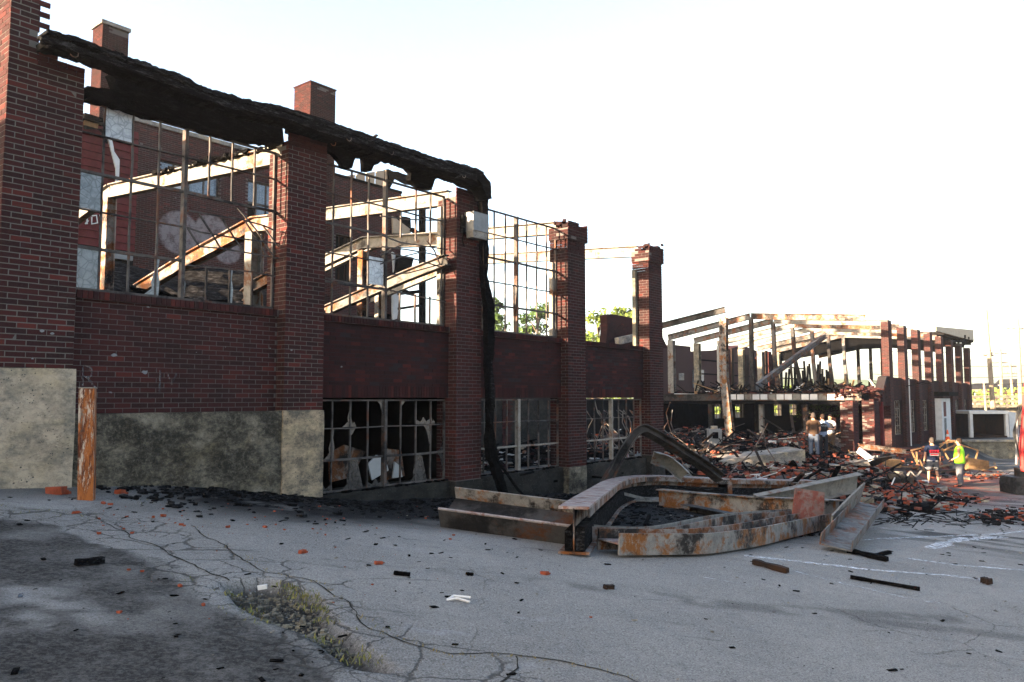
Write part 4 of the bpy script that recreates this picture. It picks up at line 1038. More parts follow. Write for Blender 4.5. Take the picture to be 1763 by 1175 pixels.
# roof still on the far frames
MB().add([(SF[5] + .2, -.1, ZE + .02), (66.4, -.1, ZE + .02), (66.4, TR, ZRG + .04), (SF[5] + .2, TR, ZRG + .04), (66.4, TRR + .6, ZRR), (SF[5] + .2, TRR + .6, ZRR),
          (SF[5] + .2, -.1, ZE + .2), (66.4, -.1, ZE + .2), (66.4, TR, ZRG + .22), (SF[5] + .2, TR, ZRG + .22), (66.4, TRR + .6, ZRR + .2), (SF[5] + .2, TRR + .6, ZRR + .2)],
         [(0, 3, 2, 1), (3, 5, 4, 2), (6, 7, 8, 9), (9, 8, 10, 11), (0, 1, 7, 6), (0, 6, 9, 3), (3, 9, 11, 5), (5, 11, 10, 4), (1, 2, 8, 7), (2, 4, 10, 8)]).build('roof', 'interior', wing)
MB().slab([(.2, 2.9), (3.0, 3.3), (TR, 3.3), (TRR, 2.6), (TRR, ZRR), (TR, ZRG - .35), (.2, ZE - .3)], SF[5] + .3, SF[5] + .4, 'x').build('charred_bulkhead', 'char', wing)
a_ = [L(1592, 563, -.2), L(1668, 565, -.2), L(1669, 583, -.2), L(1640, 582, -.2), L(1598, 572, -.2)]
MB().slab([(53.2, 4.05), (66.4, 4.2), (66.4, 5.0), (53.2, 4.32)], -.25, -.1).build('lit_overhang', 'tin', wing)  # upright slab whose tan colour stands in for the sunlit overhang underside
mb = MB()
for k in range(40): mb.rock((60.5 + R.random() * 6, -.1 + R.random() * .4, 4.0 + R.random() * .25), .5, .3, .25)
mb.build('charred_eave', 'char', wing, kind='stuff')
# front pillars and walls
pw, pl_, pd = MB(), MB(), MB()
RE = [43.57 + 3.25 * i for i in range(8)]
for i, e in enumerate(RE):
    a = e - .72; zt = [4.05, 4.0, 4.0, 4.05, 4.0, 3.95, 3.85, 3.75][i]
    MB().box(a + .01, e - .01, .01, .34, -2.65, zt - .1).build('pillar', 'mortar_mid', wing)
    kt = lambda u, z, i=i, zt=zt: z < zt - .3 * float(vn(u * 5, i, 1, 4))
    bricks(pw, (a, 0), X_, -Y_, .72, -2.62, zt, kt, depth=.02); side(pw, a, 0, .35, -2.62, zt, kt, depth=.02); rside(pw, e, 0, .35, -2.62, zt, kt, depth=.02)
    if i in (2, 3): MB().box(e, e + .07, .18, .26, 1.3, 3.7).build('jamb', 'white', wing)
for i in range(8):
    a, b_ = (RE[i - 1] if i else 41.75), RE[i] - .72
    zt = 1.05 if i else 1.1
    if i == 0: continue
    x0, x1 = a + .45, b_ - .25
    mb = MB()
    mb.box(a + .01, x0, .21, .36, -2.65, zt); mb.box(x1, b_ - .01, .21, .36, -2.65, zt); mb.box(x0, x1, .21, .36, -.15, zt)
    if i != 4: mb.box(x0, x1, .21, .5, -2.65, -1.95)
    mb.build('front_wall', 'mortar_dark', wing)
    tgt = pd
    bricks(tgt, (a, .2), X_, -Y_, b_ - a, -2.62, zt, keep=lambda u, z, x0=x0 - a, x1=x1 - a, i=i: not (x0 < u < x1 and (-1.95 < z < -.15 or (i == 4 and z < -.1))), depth=.02)
    if i != 4:
        f = MB()
        for q in range(5): xx = x0 + (x1 - x0) * q / 4; f.box(xx - .02, xx + .02, .28, .32, -1.95, -.15)
        for q in (-1.95, -1.5, -1.05, -.6, -.18): f.box(x0, x1, .321, .35, q, q + .035)
        wo_ = f.build('window', 'sash_pale', wing)
        for q in range(7):
            MB().bar((x0 + .1 + R.random() * .3, .4, -1.9 + q * .25), (x1 - R.random() * .4, .45, -1.9 + q * .25 + (R.random() - .3) * .5), .07, .03, (0, 1, 0)).build('burnt_board', 'wood', wo_)
# stepped broken end of the wall next to the collapse, and two low pillars
def kstep(u, z):
    lim = -.35 + 1.45 * min(1, max(0, (u - .35) / 1.5)) + .5 * (float(vn(u * 3, z * 3, 1, 6)) - .5)
    return z < lim + .05
bricks(pd, (40.9, 0.02), X_, -Y_, 1.95, -.4, 1.15, kstep, depth=.2, jit=.02)
MB().slab([(41.3, -.35), (42.86, -.35), (42.86, 1.1), (42.4, 1.05), (41.5, .2)], .05, .45).build('front_wall', 'mortar_dark', wing)
side(pl_, 40.95, .02, .5, -.4, .5, depth=.1, jit=.03, drop=.1)
for (a, b_, z1) in ((36.35, 37.15, .1), (39.75, 40.6, .15)):
    MB().box(a + .02, b_ - .02, .02, .55, -2.65, z1 - .3).build('pillar', 'mortar_mid', wing, label='low broken pillar beside the collapse')
    kb = lambda u, z, z1=z1: z < z1 - .55 * float(vn(u * 4, 2.2, 1, 14))
    bricks(pw, (a, 0), X_, -Y_, b_ - a, -2.62, z1, kb, depth=.03, jit=.006); side(pl_, a, 0, .55, -2.62, z1, kb, depth=.05, jit=.025, drop=.06)
for k in range(150):
    a = 36.3 + R.random() * 6.5; pl_.rock((a, .1 + R.random() * .9, (.22 if a > 38 else 0) + R.random() * .25), .2, .1, .07)
pw.build('brickwork', 'brick', wing, kind='stuff'); pd.build('brickwork', 'brick_dark', wing, kind='stuff'); pl_.build('brickwork', 'brick', wing, kind='stuff')
# white entrance between the pillars
e0, e1 = RE[3] + .05, RE[4] - .72
MB().box(e0 + .0, e1 + .2, -.35, .19, -2.62, -.05).build('entrance_surround', 'white', wing)
MB().box(e0 + .55, e0 + 1.25, -.37, -.352, -1.15, -.25).build('entrance_panel', 'clap', wing)
MB().box(e0 + .6, e0 + 1.2, -.37, -.352, -2.55, -1.25).build('door', 'glass_grey', wing)
MB().box(e0 - .2, e1 + .3, -.8, .0, .1, .35).build('canopy', 'char', wing)
MB().box(RE[1] - .15, RE[1] - .05, -.06, -.02, -2.6, 1.0).build('downpipe', 'white', wing)
pp = MB().box(41.1, 41.22, -.05, .1, -2.6, -.2).build('red_post', 'clap', wing)
# things on the upper floor of the wing
fl = thing('upper_floor_debris', 'ash, bricks and burnt wood strewn on the upper floor of the wing', 'debris', (50, 4, .2)); fl['kind'] = 'stuff'
bs = {k: MB() for k in ('char', 'char_grey', 'brick', 'wood', 'white')}
for k in range(1600):
    x, y = SF[0] + (RB.random() ** 1.6) * 24, .6 + RB.random() * (TRR - .6)
    z = .17 + RB.random() * .1 + (.35 * RB.random() if y < 2 else 0)
    c_ = RB.choices(list(bs), [40, 22, 26, 10, 4])[0]
    if RB.random() < .3 and c_ != 'brick':
        a = RB.random() * 6.3; l = .4 + RB.random() * 1.5; bs[c_].bar((x, y, z), (x + math.cos(a) * l, y + math.sin(a) * l, z + RB.random() * .7), .08, .04)
    else: bs[c_].rock((x, y, z), .12 + .3 * RB.random(), .1 + .2 * RB.random(), .08 + .14 * RB.random(), RB)
for k in range(22):
    x, y = SF[0] + 4 + RB.random() * 18, 1 + RB.random() * 8
    bs['char' if k % 3 else 'wood'].bar((x, y, .1), (x + RB.random() * .4 - .2, y, .5 + RB.random() * 1.1), .09, .06)
for k, v in bs.items(): v.build('loose_pieces', k, fl, kind='stuff')
# far wall of burnt studs and siding at the back of the wing
stud = thing('burnt_stud_wall', 'row of scorched studs and siding strips with daylight between them', 'wall', (52, 13, .2))
for i in range(26):
    s0 = L(1254, 640, TRR + 1.6)[0] + i * .62; h = 3.2 + .9 * math.sin(i * .7) * .4 - (.6 if i > 20 else 0) * R.random() * 2
    wd = .3 + .3 * R.random()
    if R.random() < .12 or i > 16: continue
    MB().box(s0, s0 + wd, TRR + 1.6, TRR + 1.68, .0, h).build('siding_strip', R.choice(['wood_burnt', 'brick_bg_obj', 'brick_bg_obj', 'brick_bg_obj']), stud)
for k, z_ in enumerate((.6, 1.5, 2.4)): MB().box(46.5, 67, TRR + 1.7, TRR + 1.76, z_, z_ + .09).build('rail', 'char', stud)
mb = MB()
for k in range(45):
    x, y = 58 + R.random() * 6, TRR - 2 + R.random() * 3; mb.bar((x, y, .2), (x + R.random() - .5, y, .8 + R.random() * 2.2), .14, .1)
mb.build('charred_pieces', 'char', stud, kind='stuff')
back = thing('back_brick_block', 'plain brick block with a low gable seen beyond the wing columns', 'building', (50, 24, -2.7))
def BL(x, y): return L(x, y, 22)
q = [BL(1140, 700), BL(1140, 600), BL(1160, 594), BL(1189, 597), BL(1189, 700)]
MB().slab(q, 22, 23).build('wall', 'brick_bg_obj', back)
q = [BL(1191, 700), BL(1191, 606), BL(1240, 603), BL(1258, 603), BL(1285, 594), BL(1345, 618), BL(1345, 700)]
MB().slab(q, 22.5, 24).build('wall', 'brick_bg_obj', back)
q = [BL(1200, 668), BL(1200, 637), BL(1217, 637), BL(1217, 668)]; MB().slab(q, 22.3, 22.45).build('door', 'glass_blue', back)
q = [BL(1168, 655), BL(1168, 643), BL(1176, 643), BL(1176, 655)]; MB().slab(q, 21.9, 21.98).build('window', 'conc_block', back)

# ------------------------------------------------------------------ fallen steel in the yard
def gp(x, y, up=0.0):
    p = G(x, y); return Vector((p.x, p.y, p.z + up))
def dp(x, y, Z): return WP(x, y, Z)
def resample(P, n):
    P = [Vector(p) for p in P]; out = []
    m_ = len(P) - 1
    for i in range(n + 1):
        u = i / n * m_; k = min(int(u), m_ - 1); f = u - k
        a = P[max(k - 1, 0)]; b = P[k]; c = P[k + 1]; d = P[min(k + 2, m_)]
        out.append(.5 * ((2 * b) + (c - a) * f + (2 * a - 5 * b + 4 * c - d) * f * f + (3 * b - a - 3 * c + d) * f ** 3))
    return out
def steel(label, prof, path, m_, ups=(0, 0, 1), n_=18, parts=None, name='steel_beam', smoothpath=True, group='fallen steel beams'):
    P = resample(path, n_) if smoothpath and len(path) > 2 else [Vector(p) for p in path]
    if isinstance(ups, list):
        k = len(ups) - 1; U = []
        for i in range(len(P)):
            u = i / (len(P) - 1) * k; a = min(int(u), k - 1); U.append(Vector(ups[a]).lerp(Vector(ups[a + 1]), u - a))
        ups = U
    c = sum(P, Vector()) / len(P); base = Vector((c.x, c.y, gz(c.x, c.y)))
    if parts is None:
        mb = MB().sweep(prof, P, ups)
        return single(mb, name, m_, label, 'steel beam', base, group=group)
    th_ = thing(name, label, 'steel beam', base, 'W', group)
    MB().sweep(prof, P, ups).build('web', m_, th_)
    for nm, pr, mm in parts: MB().sweep(pr, P, ups).build(nm, mm, th_)
    return th_
def rect(a0, a1, b0, b1): return [(a0, b0), (a1, b0), (a1, b1), (a0, b1)]
H_ = .5
# big bent beam, standing on its lower flange
ctr = [(988, 957), (1010, 930), (1035, 902), (1058, 876), (1085, 864), (1120, 859), (1165, 859), (1240, 862)]
path = [gp(x, y, H_ / 2 + .02) for x, y in ctr]
path += [dp(1330, 855, path[-1].y + 1.6), dp(1400, 868, path[-1].y + 2.6)]
for p in path[-2:]: p.z = max(p.z, gz(p.x, p.y) + H_ / 2)
b1 = steel('big bent steel beam standing on edge and curving away from its front end', rect(-.008, .008, -.24, .24), path, 'steel_rust', n_=40,
      parts=[('top_flange', rect(-.17, .17, .228, .258), 'steel_pink'), ('bottom_flange', rect(-.17, .17, -.258, -.228), 'steel_rust'),
             ('flange_lip', rect(.155, .172, .14, .234), 'steel_rust'), ('charred_timber', rect(.02, .12, -.22, .04), 'char_grey'), ('charred_timber', rect(-.1, -.02, -.22, .0), 'char')])
pj = gp(1240, 862, 0)
for dx in (0, .1):
    MB().sweep(rect(-.19, .19, -.02, .02), [pj + Vector((dx, -.02, 0)), pj + Vector((dx - .02, -.02, .52))], (0, 1, 0)).build('stiffener', 'steel_rust', b1)
# left beam lying on its side, web between two standing flanges
a, b = gp(757, 908), gp(990, 941)
dirv = (b - a).normalized(); nrm = Vector((-dirv.y, dirv.x, 0)); nrm = nrm if nrm.y > 0 else -nrm
c0, c1_ = a + nrm * .26 + Vector((0, 0, .19)), b + nrm * .26 + Vector((0, 0, .19))
tilt = (nrm * .90 + Vector((0, 0, .42))).normalized()
steel('steel beam lying on its side with its trough open to the sky beside the wall', rect(-.008, .008, -.26, .26), [c0, c1_], 'steel_dark', tilt, 2,
      [('flange', rect(-.17, .17, .25, .27), 'steel_orange'), ('flange', rect(-.17, .17, -.27, -.25), 'steel_dark'), ('flange_edge', rect(.165, .185, -.275, -.245), 'steel_pink')], smoothpath=False)
# long orange beam in front, bent upwards in the middle
path = [gp(1066, 961), gp(1140, 960), gp(1215, 958), gp(1265, 951), gp(1310, 943), gp(1375, 926), gp(1445, 908)]
nb = []
for i, p in enumerate(path):
    d = (path[min(i + 1, len(path) - 1)] - path[max(i - 1, 0)]).normalized(); nn_ = Vector((-d.y, d.x, 0)); nn_ = nn_ if nn_.y > 0 else -nn_
    nb.append((p + nn_ * .19 + Vector((0, 0, .13 + .02))))
def side_ups(P):
    U = []
    for i, p in enumerate(P):
        d = (P[min(i + 1, len(P) - 1)] - P[max(i - 1, 0)]).normalized(); v = Vector((-d.y, d.x, 0)); U.append(v if v.y > 0 else -v)
    return U
steel('long orange and white flaked beam on its side in front of the pile', rect(-.008, .008, -.18, .18), nb, 'steel_pink', side_ups(nb), 26,
      [('flange', rect(-.12, .12, -.205, -.178), 'steel_orange'), ('flange', rect(-.12, .12, .178, .205), 'steel_rust')])
path = [gp(1012, 938, .12), gp(1130, 940, .12), gp(1250, 915, .14), gp(1372, 902, .14)]
steel('shorter rusted beam lying just behind the long orange beam', rect(-.008, .008, -.10, .10), path, 'steel_pale', side_ups(path), 20,
      [('flange', rect(-.11, .11, -.11, -.09), 'steel_rust'), ('flange', rect(-.11, .11, .09, .11), 'steel_pale')])
# middle beam running right under the big one to the square plate
path = [gp(1135, 872, .18), gp(1250, 886, .2), gp(1400, 906, .3), gp(1445, 908, .32)]
b5 = steel('orange and grey beam running from under the bent beam to a square end plate', iprof(.2, .34), path, 'steel_orange', (0, 0, 1), 8, name='steel_beam')
path = [gp(1180, 880, .05), gp(1300, 905, .06), gp(1420, 915, .10)]
steel('black burnt channel lying low under the end plate', cprof(.2, .16), path, 'steel_dark', (0, 0, 1), 6)
pl0 = gp(1395, 912, .42)
pv = [Vector((-.26, 0, -.24)), Vector((.22, .1, -.30)), Vector((.27, .12, .16)), Vector((-.19, .02, .24))]
pv = [Vector((v.x * 1.15, v.y, v.z * 1.15)) for v in pv]
mb = MB().add([pl0 + v for v in pv] + [pl0 + v + Vector((-.01, .03, 0)) for v in pv], [(0, 1, 2, 3), (7, 6, 5, 4), (0, 4, 5, 1), (1, 5, 6, 2), (2, 6, 7, 3), (3, 7, 4, 0)])
for cx_, cz_ in ((-.2, -.2), (.2, -.22), (.22, .12), (-.16, .2)): mb.tube([pl0 + Vector((cx_, -.03, cz_)), pl0 + Vector((cx_, .05, cz_))], .022, 6)
MT['plate'] = steel_mat('plate red oxide', ((.15, .10, .09), (.19, .06, .045), (.04, .03, .027)), 4.0, .08, black=.5)
single(mb, 'steel_plate', 'plate', 'square reddish bolted steel plate tilted up at a beam end', 'steel plate', (pl0.x, pl0.y, gz(pl0.x, pl0.y)))
# pale channel leaning across to the right
Za = gp(1300, 880).y; Zq = gp(1310, 888).y; q0 = dp(1300, 869, Zq - .6); q1 = dp(1480, 830, Zq + .6); 
steel('pale grey flaking channel propped across the pile pointing to the right', cprof(.14, .36), [q0, q1], 'steel_pale', Vector((0, -.25, 1)), 2, smoothpath=False)
q0 = gp(1440, 952, .14); q1 = dp(1500, 862, q0.y + 3.2)
steel('short open channel with its trough facing up at the right of the pile', cprof(.16, .42), [q0, q1], 'steel_grey', Vector((-1, .3, .15)), 2, smoothpath=False)
q0 = dp(1432, 905, q0.y + 1.6); q1 = dp(1452, 880, q0.y + .5); q2 = dp(1484, 846, q0.y + 1.3)
steel('small twisted grey flange standing beside the open channel', rect(-.015, .015, -.17, .17), [q0, q1, q2], 'steel_pale', [(0, -.2, 1), (.3, 0, 1), (.4, 0, .9)], 8)
# arch
Zb = gp(1035, 850).y
pa = [dp(1040, 836, 16.0), dp(1060, 800, 16.2), dp(1086, 757, 16.4), dp(1103, 740, 16.5), dp(1122, 746, 16.6), dp(1170, 775, 16.8), dp(1212, 802, 16.9), dp(1240, 824, 17.0)]
steel('dark steel beam bent into a pointed arch in front of the last window', iprof(.26, .16), pa, 'steel_dark', (0, .3, 1), 30, name='steel_beam')
pa = [dp(1128, 790, 17.5), dp(1150, 796, 17.7), dp(1180, 822, 17.8)]
steel('pale hollow channel leaning beside the arch foot', cprof(.2, .28), pa, 'steel_pale', (0, -.3, 1), 4)
steel('thin steel angle lying behind the bent beam near the footing', rect(-.05, .05, -.03, .03), [dp(1025, 838, 15.4), dp(1120, 862, 15.8)], 'steel_pale', (0, 0, 1), 2, smoothpath=False)
p = gp(1110, 866); single(MB().slab([(p.x - 1.1, p.y - .1), (p.x + .8, p.y - .25), (p.x + 1.3, p.y + .25), (p.x - .6, p.y + .35)], p.z + .05, p.z + .08, 'z'), 'metal_sheet', 'conc_block', 'grey flat sheet lying on the black ground inside the pile', 'sheet', p)
# rusty post by the left wall
pb0 = gp(147, 862)
post = thing('rusty_post', 'square rusty steel post standing in front of the dark footing', 'post', pb0, 'W')
k_ = pb0.y; top = dp(149, 669, k_)
ax = Vector((1, .35, 0)).normalized(); ay = Vector((-.35, 1, 0)).normalized()
MB().vbox(pb0 - ax * .078 - Vector((0, 0, .1)), ax * .156, ay * .16, (top.x - pb0.x, top.y - pb0.y, top.z - pb0.z + .1)).build('shaft', 'post_rust', post)
MB().vbox(Vector((top.x, top.y, top.z)) - ax * .082 - ay * .004, ax * .164, ay * .17, (0, 0, .012)).build('cap', 'sash_pale', post)
# ------------------------------------------------------------------ loose things on the asphalt
def gsingle(mb, name, m_, label, cat, base, group=None): return single(mb, name, m_, label, cat, base, group=group)
MT['brick_red'] = plain('broken brick orange', (.24, .055, .027), .85, .45, 9)
MT['brick_red2'] = plain('broken brick dull', (.13, .04, .027), .85, .5, 9)
BRK = [(938, 990, 16, 'lone orange brick lying on the open asphalt'), (96, 851, 34, 'long orange brick against the footing beside the rusty post'), (111, 849, 14, 'short brick end next to the long brick by the footing'),
       (206, 851, 20, 'flat orange brick at the foot of the mossy footing'), (178, 868, 10, 'brick lump just right of the rusty post'), (190, 870, 9, 'second brick lump right of the rusty post'), (130, 885, 13, 'brick piece in the weeds below the rusty post'),
       (520, 953, 16, 'flat crushed brick on the pale asphalt'), (392, 909, 9, 'orange brick bit below the tan footing'), (652, 972, 15, 'crumbled brick patch on the asphalt'), (310, 1010, 10, 'brick bit beside the cracked edge'),
       (1017, 1064, 6, 'small orange brick cube near the lower middle'), (264, 892, 10, 'brick bit left of the middle'), (281, 890, 12, 'wider brick bit left of the middle'), (456, 909, 9, 'brick bit on the grey asphalt'), (312, 905, 9, 'brick chip on the grey asphalt')]
for x, y, wpx, lab in BRK:
    p = gp(x, y); sz = wpx * p.y / F_PX
    mb = MB().rock((p.x, p.y, p.z + sz * .18), sz, sz * .5, sz * .42)
    if wpx > 12: mb.rock((p.x + sz * .5, p.y + sz * .2, p.z + .01), sz * .3, sz * .2, sz * .15)
    gsingle(mb, 'brick_piece', 'brick_red', lab, 'brick', p, 'brick pieces on the asphalt')
sp = MB(); RS = random.Random(5)
for k in range(170):
    x = 170 + 620 * RS.random() ** 1.4; y = RS.uniform(868, 925) if RS.random() < .8 else RS.uniform(868, 1080)
    p = gp(x, y); s_ = .005 + .022 * RS.random() ** 3; sp.rock((p.x, p.y, p.z + s_ * .3), s_ * 1.4, s_, s_ * .7, RS)
o = sp.build('brick_crumbs', 'brick_red'); o['kind'] = 'stuff'; o['label'] = 'orange brick crumbs scattered over the asphalt'; o['category'] = 'rubble'
# char flakes everywhere: one mass
fl_ = MB(); RS = random.Random(8)
n_ = 0
while n_ < 9000:
    u = RS.random()
    x, y = (RS.uniform(-6, 22), RS.uniform(3.5, 30))
    if abs(x) > y * .72 + 1: continue
    s_, t_ = tof(x, y)
    if t_ > -.1 and s_ < 19: continue
    d_ = float(fbm(x, y, .8, 101)); near = math.exp(t_ / 2.2) if t_ < 0 else 1
    if RS.random() > max(0, d_ - .38) * 2.2 + .9 * near: continue
    n_ += 1
    q = RS.random() ** 8 * .034 + .003
    z = gz(x, y) + .004 + .01 * (float(fbm(x, y, .9, 3)) - .5)
    fl_.rock((x, y, z + q * .05), q * 2.4, q * 1.2, q * .28, RS)
o = fl_.build('char_flakes', 'char'); o['kind'] = 'stuff'; o['label'] = 'black charcoal flakes strewn over the asphalt'; o['category'] = 'ash'
fl_ = MB()
for k in range(3200):
    s_ = RS.uniform(4.3, 19); t_ = -abs(RS.gauss(0, .9)) - .05; p = fw(s_, t_); q = .008 + RS.random() ** 3 * .085
    fl_.rock((p.x, p.y, gz(p.x, p.y) + q * .12), q * 1.5, q, q * .5, RS)
for k in range(1500):
    x = RS.uniform(1040, 1480); y = RS.uniform(868, 925); p = gp(x, y); q = .01 + RS.random() ** 3 * .09
    fl_.rock((p.x, p.y, p.z + q * .1), q * 1.6, q, q * .45, RS)
o = fl_.build('burnt_litter', 'char_grey'); o['kind'] = 'stuff'; o['label'] = 'burnt litter banked along the wall foot and inside the steel pile'; o['category'] = 'ash'
fl_ = MB()
for k in range(500):
    x = RS.uniform(-2, 12); y = RS.uniform(4, 24); s_, t_ = tof(x, y)
    if t_ > -.3: continue
    q = .006 + RS.random() ** 3 * .02; fl_.rock((x, y, gz(x, y) + .004), q * 2, q, q * .5, RS)
o = fl_.build('pale_chips', 'conc_block'); o['kind'] = 'stuff'; o['label'] = 'pale mortar chips on the asphalt'; o['category'] = 'rubble'
# charred sticks
STK = [((1298, 972), (1356, 988), .075, 'wood_burnt', 'short charred stick with a raw orange end'), ((1464, 997), (1584, 1018), .05, 'char', 'long thin charred stick lying alone at the lower right'),
       ((1460, 952), (1528, 968), .08, 'char', 'charred stick beside the open channel'), ((1496, 962), (1532, 954), .06, 'char', 'small charred offcut crossing the stick'),
       ((1515, 867), (1574, 878), .07, 'char', 'straight charred stick on the clear asphalt beyond the channel'), ((1110, 908), (1118, 890), .06, 'char', 'charred peg standing up in the black ash'),
       ((1692, 1004), (1706, 1008), .09, 'wood_burnt', 'charred lump near the right edge'), ((130, 975), (178, 970), .06, 'char_grey', 'flat grey scrap of bark on the dark dirt'),
       ((1040, 1015), (1056, 1015), .05, 'wood_burnt', 'small brown stone on the asphalt'), ((678, 990), (706, 993), .04, 'char', 'flat black flake on the asphalt'), ((802, 990), (815, 992), .03, 'char', 'small black flake below the left beam')]
for (a, b, wd, mm, lab) in STK:
    pa_, pb_ = gp(*a), gp(*b); up = Vector((0, 0, wd * .45))
    mb = MB(); n_ = 6; P = [pa_.lerp(pb_, i / n_) + up for i in range(n_ + 1)]
    mb.sweep([(-wd / 2, -wd * .4), (wd / 2, -wd * .45), (wd * .45, wd * .4), (-wd * .4, wd * .45)], P, (0, 0, 1), [.85 + .3 * (vn(i * 1., wd * 90, .9, 3) - .5) for i in range(n_ + 1)])
    gsingle(mb, 'charred_stick', mm, lab, 'burnt wood', pa_.lerp(pb_, .5), 'charred scraps on the asphalt')
p = gp(787, 1036)
gsingle(MB().tube([p + Vector((-.08, 0, .01)), p + Vector((-.03, .05, .03)), p + Vector((.1, .04, .02))], .012, 5).tube([p + Vector((-.08, 0, .01)), p + Vector((0, 0, .025)), p + Vector((.1, -.05, .01))], .011, 5), 'bent_strip', 'white', 'bent white strip of trim on the asphalt', 'trim', p)
p = gp(452, 1016); gsingle(MB().rock(p + Vector((0, 0, .02)), .07, .05, .04), 'paper_scrap', 'white', 'crumpled white scrap in the pothole', 'litter', p)
p = gp(35, 1028); gsingle(MB().rock(p + Vector((0, 0, .01)), .045, .03, .02), 'blue_grey_stone', 'glass_blue', 'small blue grey stone on the pale dusty patch', 'stone', p)
# long cracks with weeds
def ribbon(pts, w0, name, m_, amp=.02, lift=.004, kind='structure', step=.05):
    P = [Vector((*G2(x, y), 0)) for x, y in pts]; out = []
    for a, b in zip(P[:-1], P[1:]):
        n_ = max(1, int((b - a).length / step))
        for i in range(n_): out.append(a.lerp(b, i / n_))
    out.append(P[-1]); vs, fs = [], []
    for i, p in enumerate(out):
        d = (out[min(i + 1, len(out) - 1)] - out[max(i - 1, 0)]).normalized(); s_ = Vector((-d.y, d.x, 0))
        off = s_ * amp * (float(vn(p.x, p.y, 3.1, 5)) - .5) * 2 + s_ * amp * .6 * (float(vn(p.x, p.y, 11, 6)) - .5)
        w_ = w0 * (.35 + 1.1 * float(vn(p.x, p.y, 6, 9)))
        for sg in (-1, 1):
            q = p + off + s_ * sg * w_ / 2
            z = gz(q.x, q.y) + .012 * (float(fbm(q.x, q.y, .9, 3)) - .5) + .006 * (float(fbm(q.x, q.y, 3.5, 9)) - .5)
            vs.append((q.x, q.y, z + lift))
    for i in range(len(out) - 1): fs.append((2 * i, 2 * i + 1, 2 * i + 3, 2 * i + 2))
    o = MB().add(vs, fs).build(name, m_); o['kind'] = kind; return o
MT['crack'] = plain('crack earth', (.028, .026, .022), 1, .4, 20)
m_, n = mat('worn white paint', .85); p_ = n.pos()
tr = n.n('ShaderNodeBsdfTransparent'); mx = n.n('ShaderNodeMixShader'); n.color((.55, .55, .56))
n.lk(n.step(n.noise(p_, 14, 7, .85), .40, .60, 0, .85), mx.inputs[0]); n.nt.links.new(tr.outputs[0], mx.inputs[1]); n.nt.links.new(n.b.outputs[0], mx.inputs[2])
n.nt.links.new(mx.outputs[0], [x for x in n.nt.nodes if x.type == 'OUTPUT_MATERIAL'][0].inputs[0]); MT['paint'] = m_
CR = [[(640, 1085), (700, 1105), (770, 1128), (880, 1130), (960, 1140), (1010, 1150), (1080, 1165), (1140, 1190)], [(400, 1000), (300, 960), (230, 925), (165, 890)], [(880, 1130), (885, 1150), (860, 1175)],
      [(330, 905), (390, 945), (460, 985), (540, 1000), (600, 1040), (640, 1085)], [(560, 1010), (620, 1000), (760, 1000)]]
for i, c_ in enumerate(CR): ribbon(c_, .013 if i != 4 else .006, 'pavement_crack', 'crack', .05)
LN = [([(1282, 958), (1360, 966), (1480, 980), (1640, 992), (1700, 1000)], .10), ([(1560, 962), (1660, 975), (1800, 985)], .09), ([(1480, 930), (1600, 925), (1700, 922), (1800, 910)], .09), ([(1370, 985), (1450, 1005), (1560, 1030), (1620, 1040)], .035),
      ([(1180, 888), (1300, 905), (1340, 908)], .09), ([(1600, 945), (1650, 930), (1730, 925)], .22), ([(1210, 995), (1300, 1010)], .02)]
for c_, w_ in LN: ribbon(c_, w_, 'painted_line', 'paint', .02, .006)
# grass and weeds
def grass(spots, name, label, col):
    MT[name] = plain(name, col, .8, .5, 30, col2=(.20, .15, .05)); mb = MB(); RG = random.Random(len(spots))
    for x, y, r, n_ in spots:
        c = gp(x, y)
        for k in range(int(n_ * .36)):
            a, d = RG.random() * 6.28, r * RG.random() ** .8; q = Vector((c.x + math.cos(a) * d * 1.6, c.y + math.sin(a) * d, 0)); q.z = gz(q.x, q.y) - .02
            l = .008 + .028 * RG.random(); b_ = RG.random() * 6.28; tip = q + Vector((math.cos(b_) * l * .9, math.sin(b_) * l * .9, l * (.5 + .8 * RG.random())))
            w_ = Vector((-math.sin(b_), math.cos(b_), 0)) * .0035
            mid = q.lerp(tip, .55) + Vector((0, 0, l * .25)); mb.add([q - w_, q + w_, mid + w_ * .8, mid - w_ * .8, tip], [(0, 1, 2, 3), (3, 2, 4)])
    o = mb.build(name, name); o['kind'] = 'stuff'; o['label'] = label; o['category'] = 'grass'
grass([(500, 1008, .10, 260), (530, 1024, .14, 420), (552, 1045, .12, 300), (566, 1066, .08, 120), (412, 1050, .12, 220), (388, 1020, .08, 160), (440, 1070, .08, 160), (630, 1130, .14, 200), (560, 1098, .08, 90), (10, 872, .32, 420), (62, 880, .3, 420), (110, 886, .25, 200), (150, 890, .2, 160), (250, 866, .3, 90), (330, 1000, .1, 60), (645, 1085, .1, 120)], 'weeds', 'green and yellow weeds in the pothole and along the broken edge', (.065, .10, .025))
dry = []
for c_ in CR[:1] + CR[3:4]:
    for a, b in zip(c_[:-1], c_[1:]):
        for k in range(9):
            f = R.random(); dry.append((a[0] + (b[0] - a[0]) * f, a[1] + (b[1] - a[1]) * f, .05, 26))
grass(dry, 'dry_weeds', 'dry straw coloured weeds growing in the long crack', (.16, .125, .06))
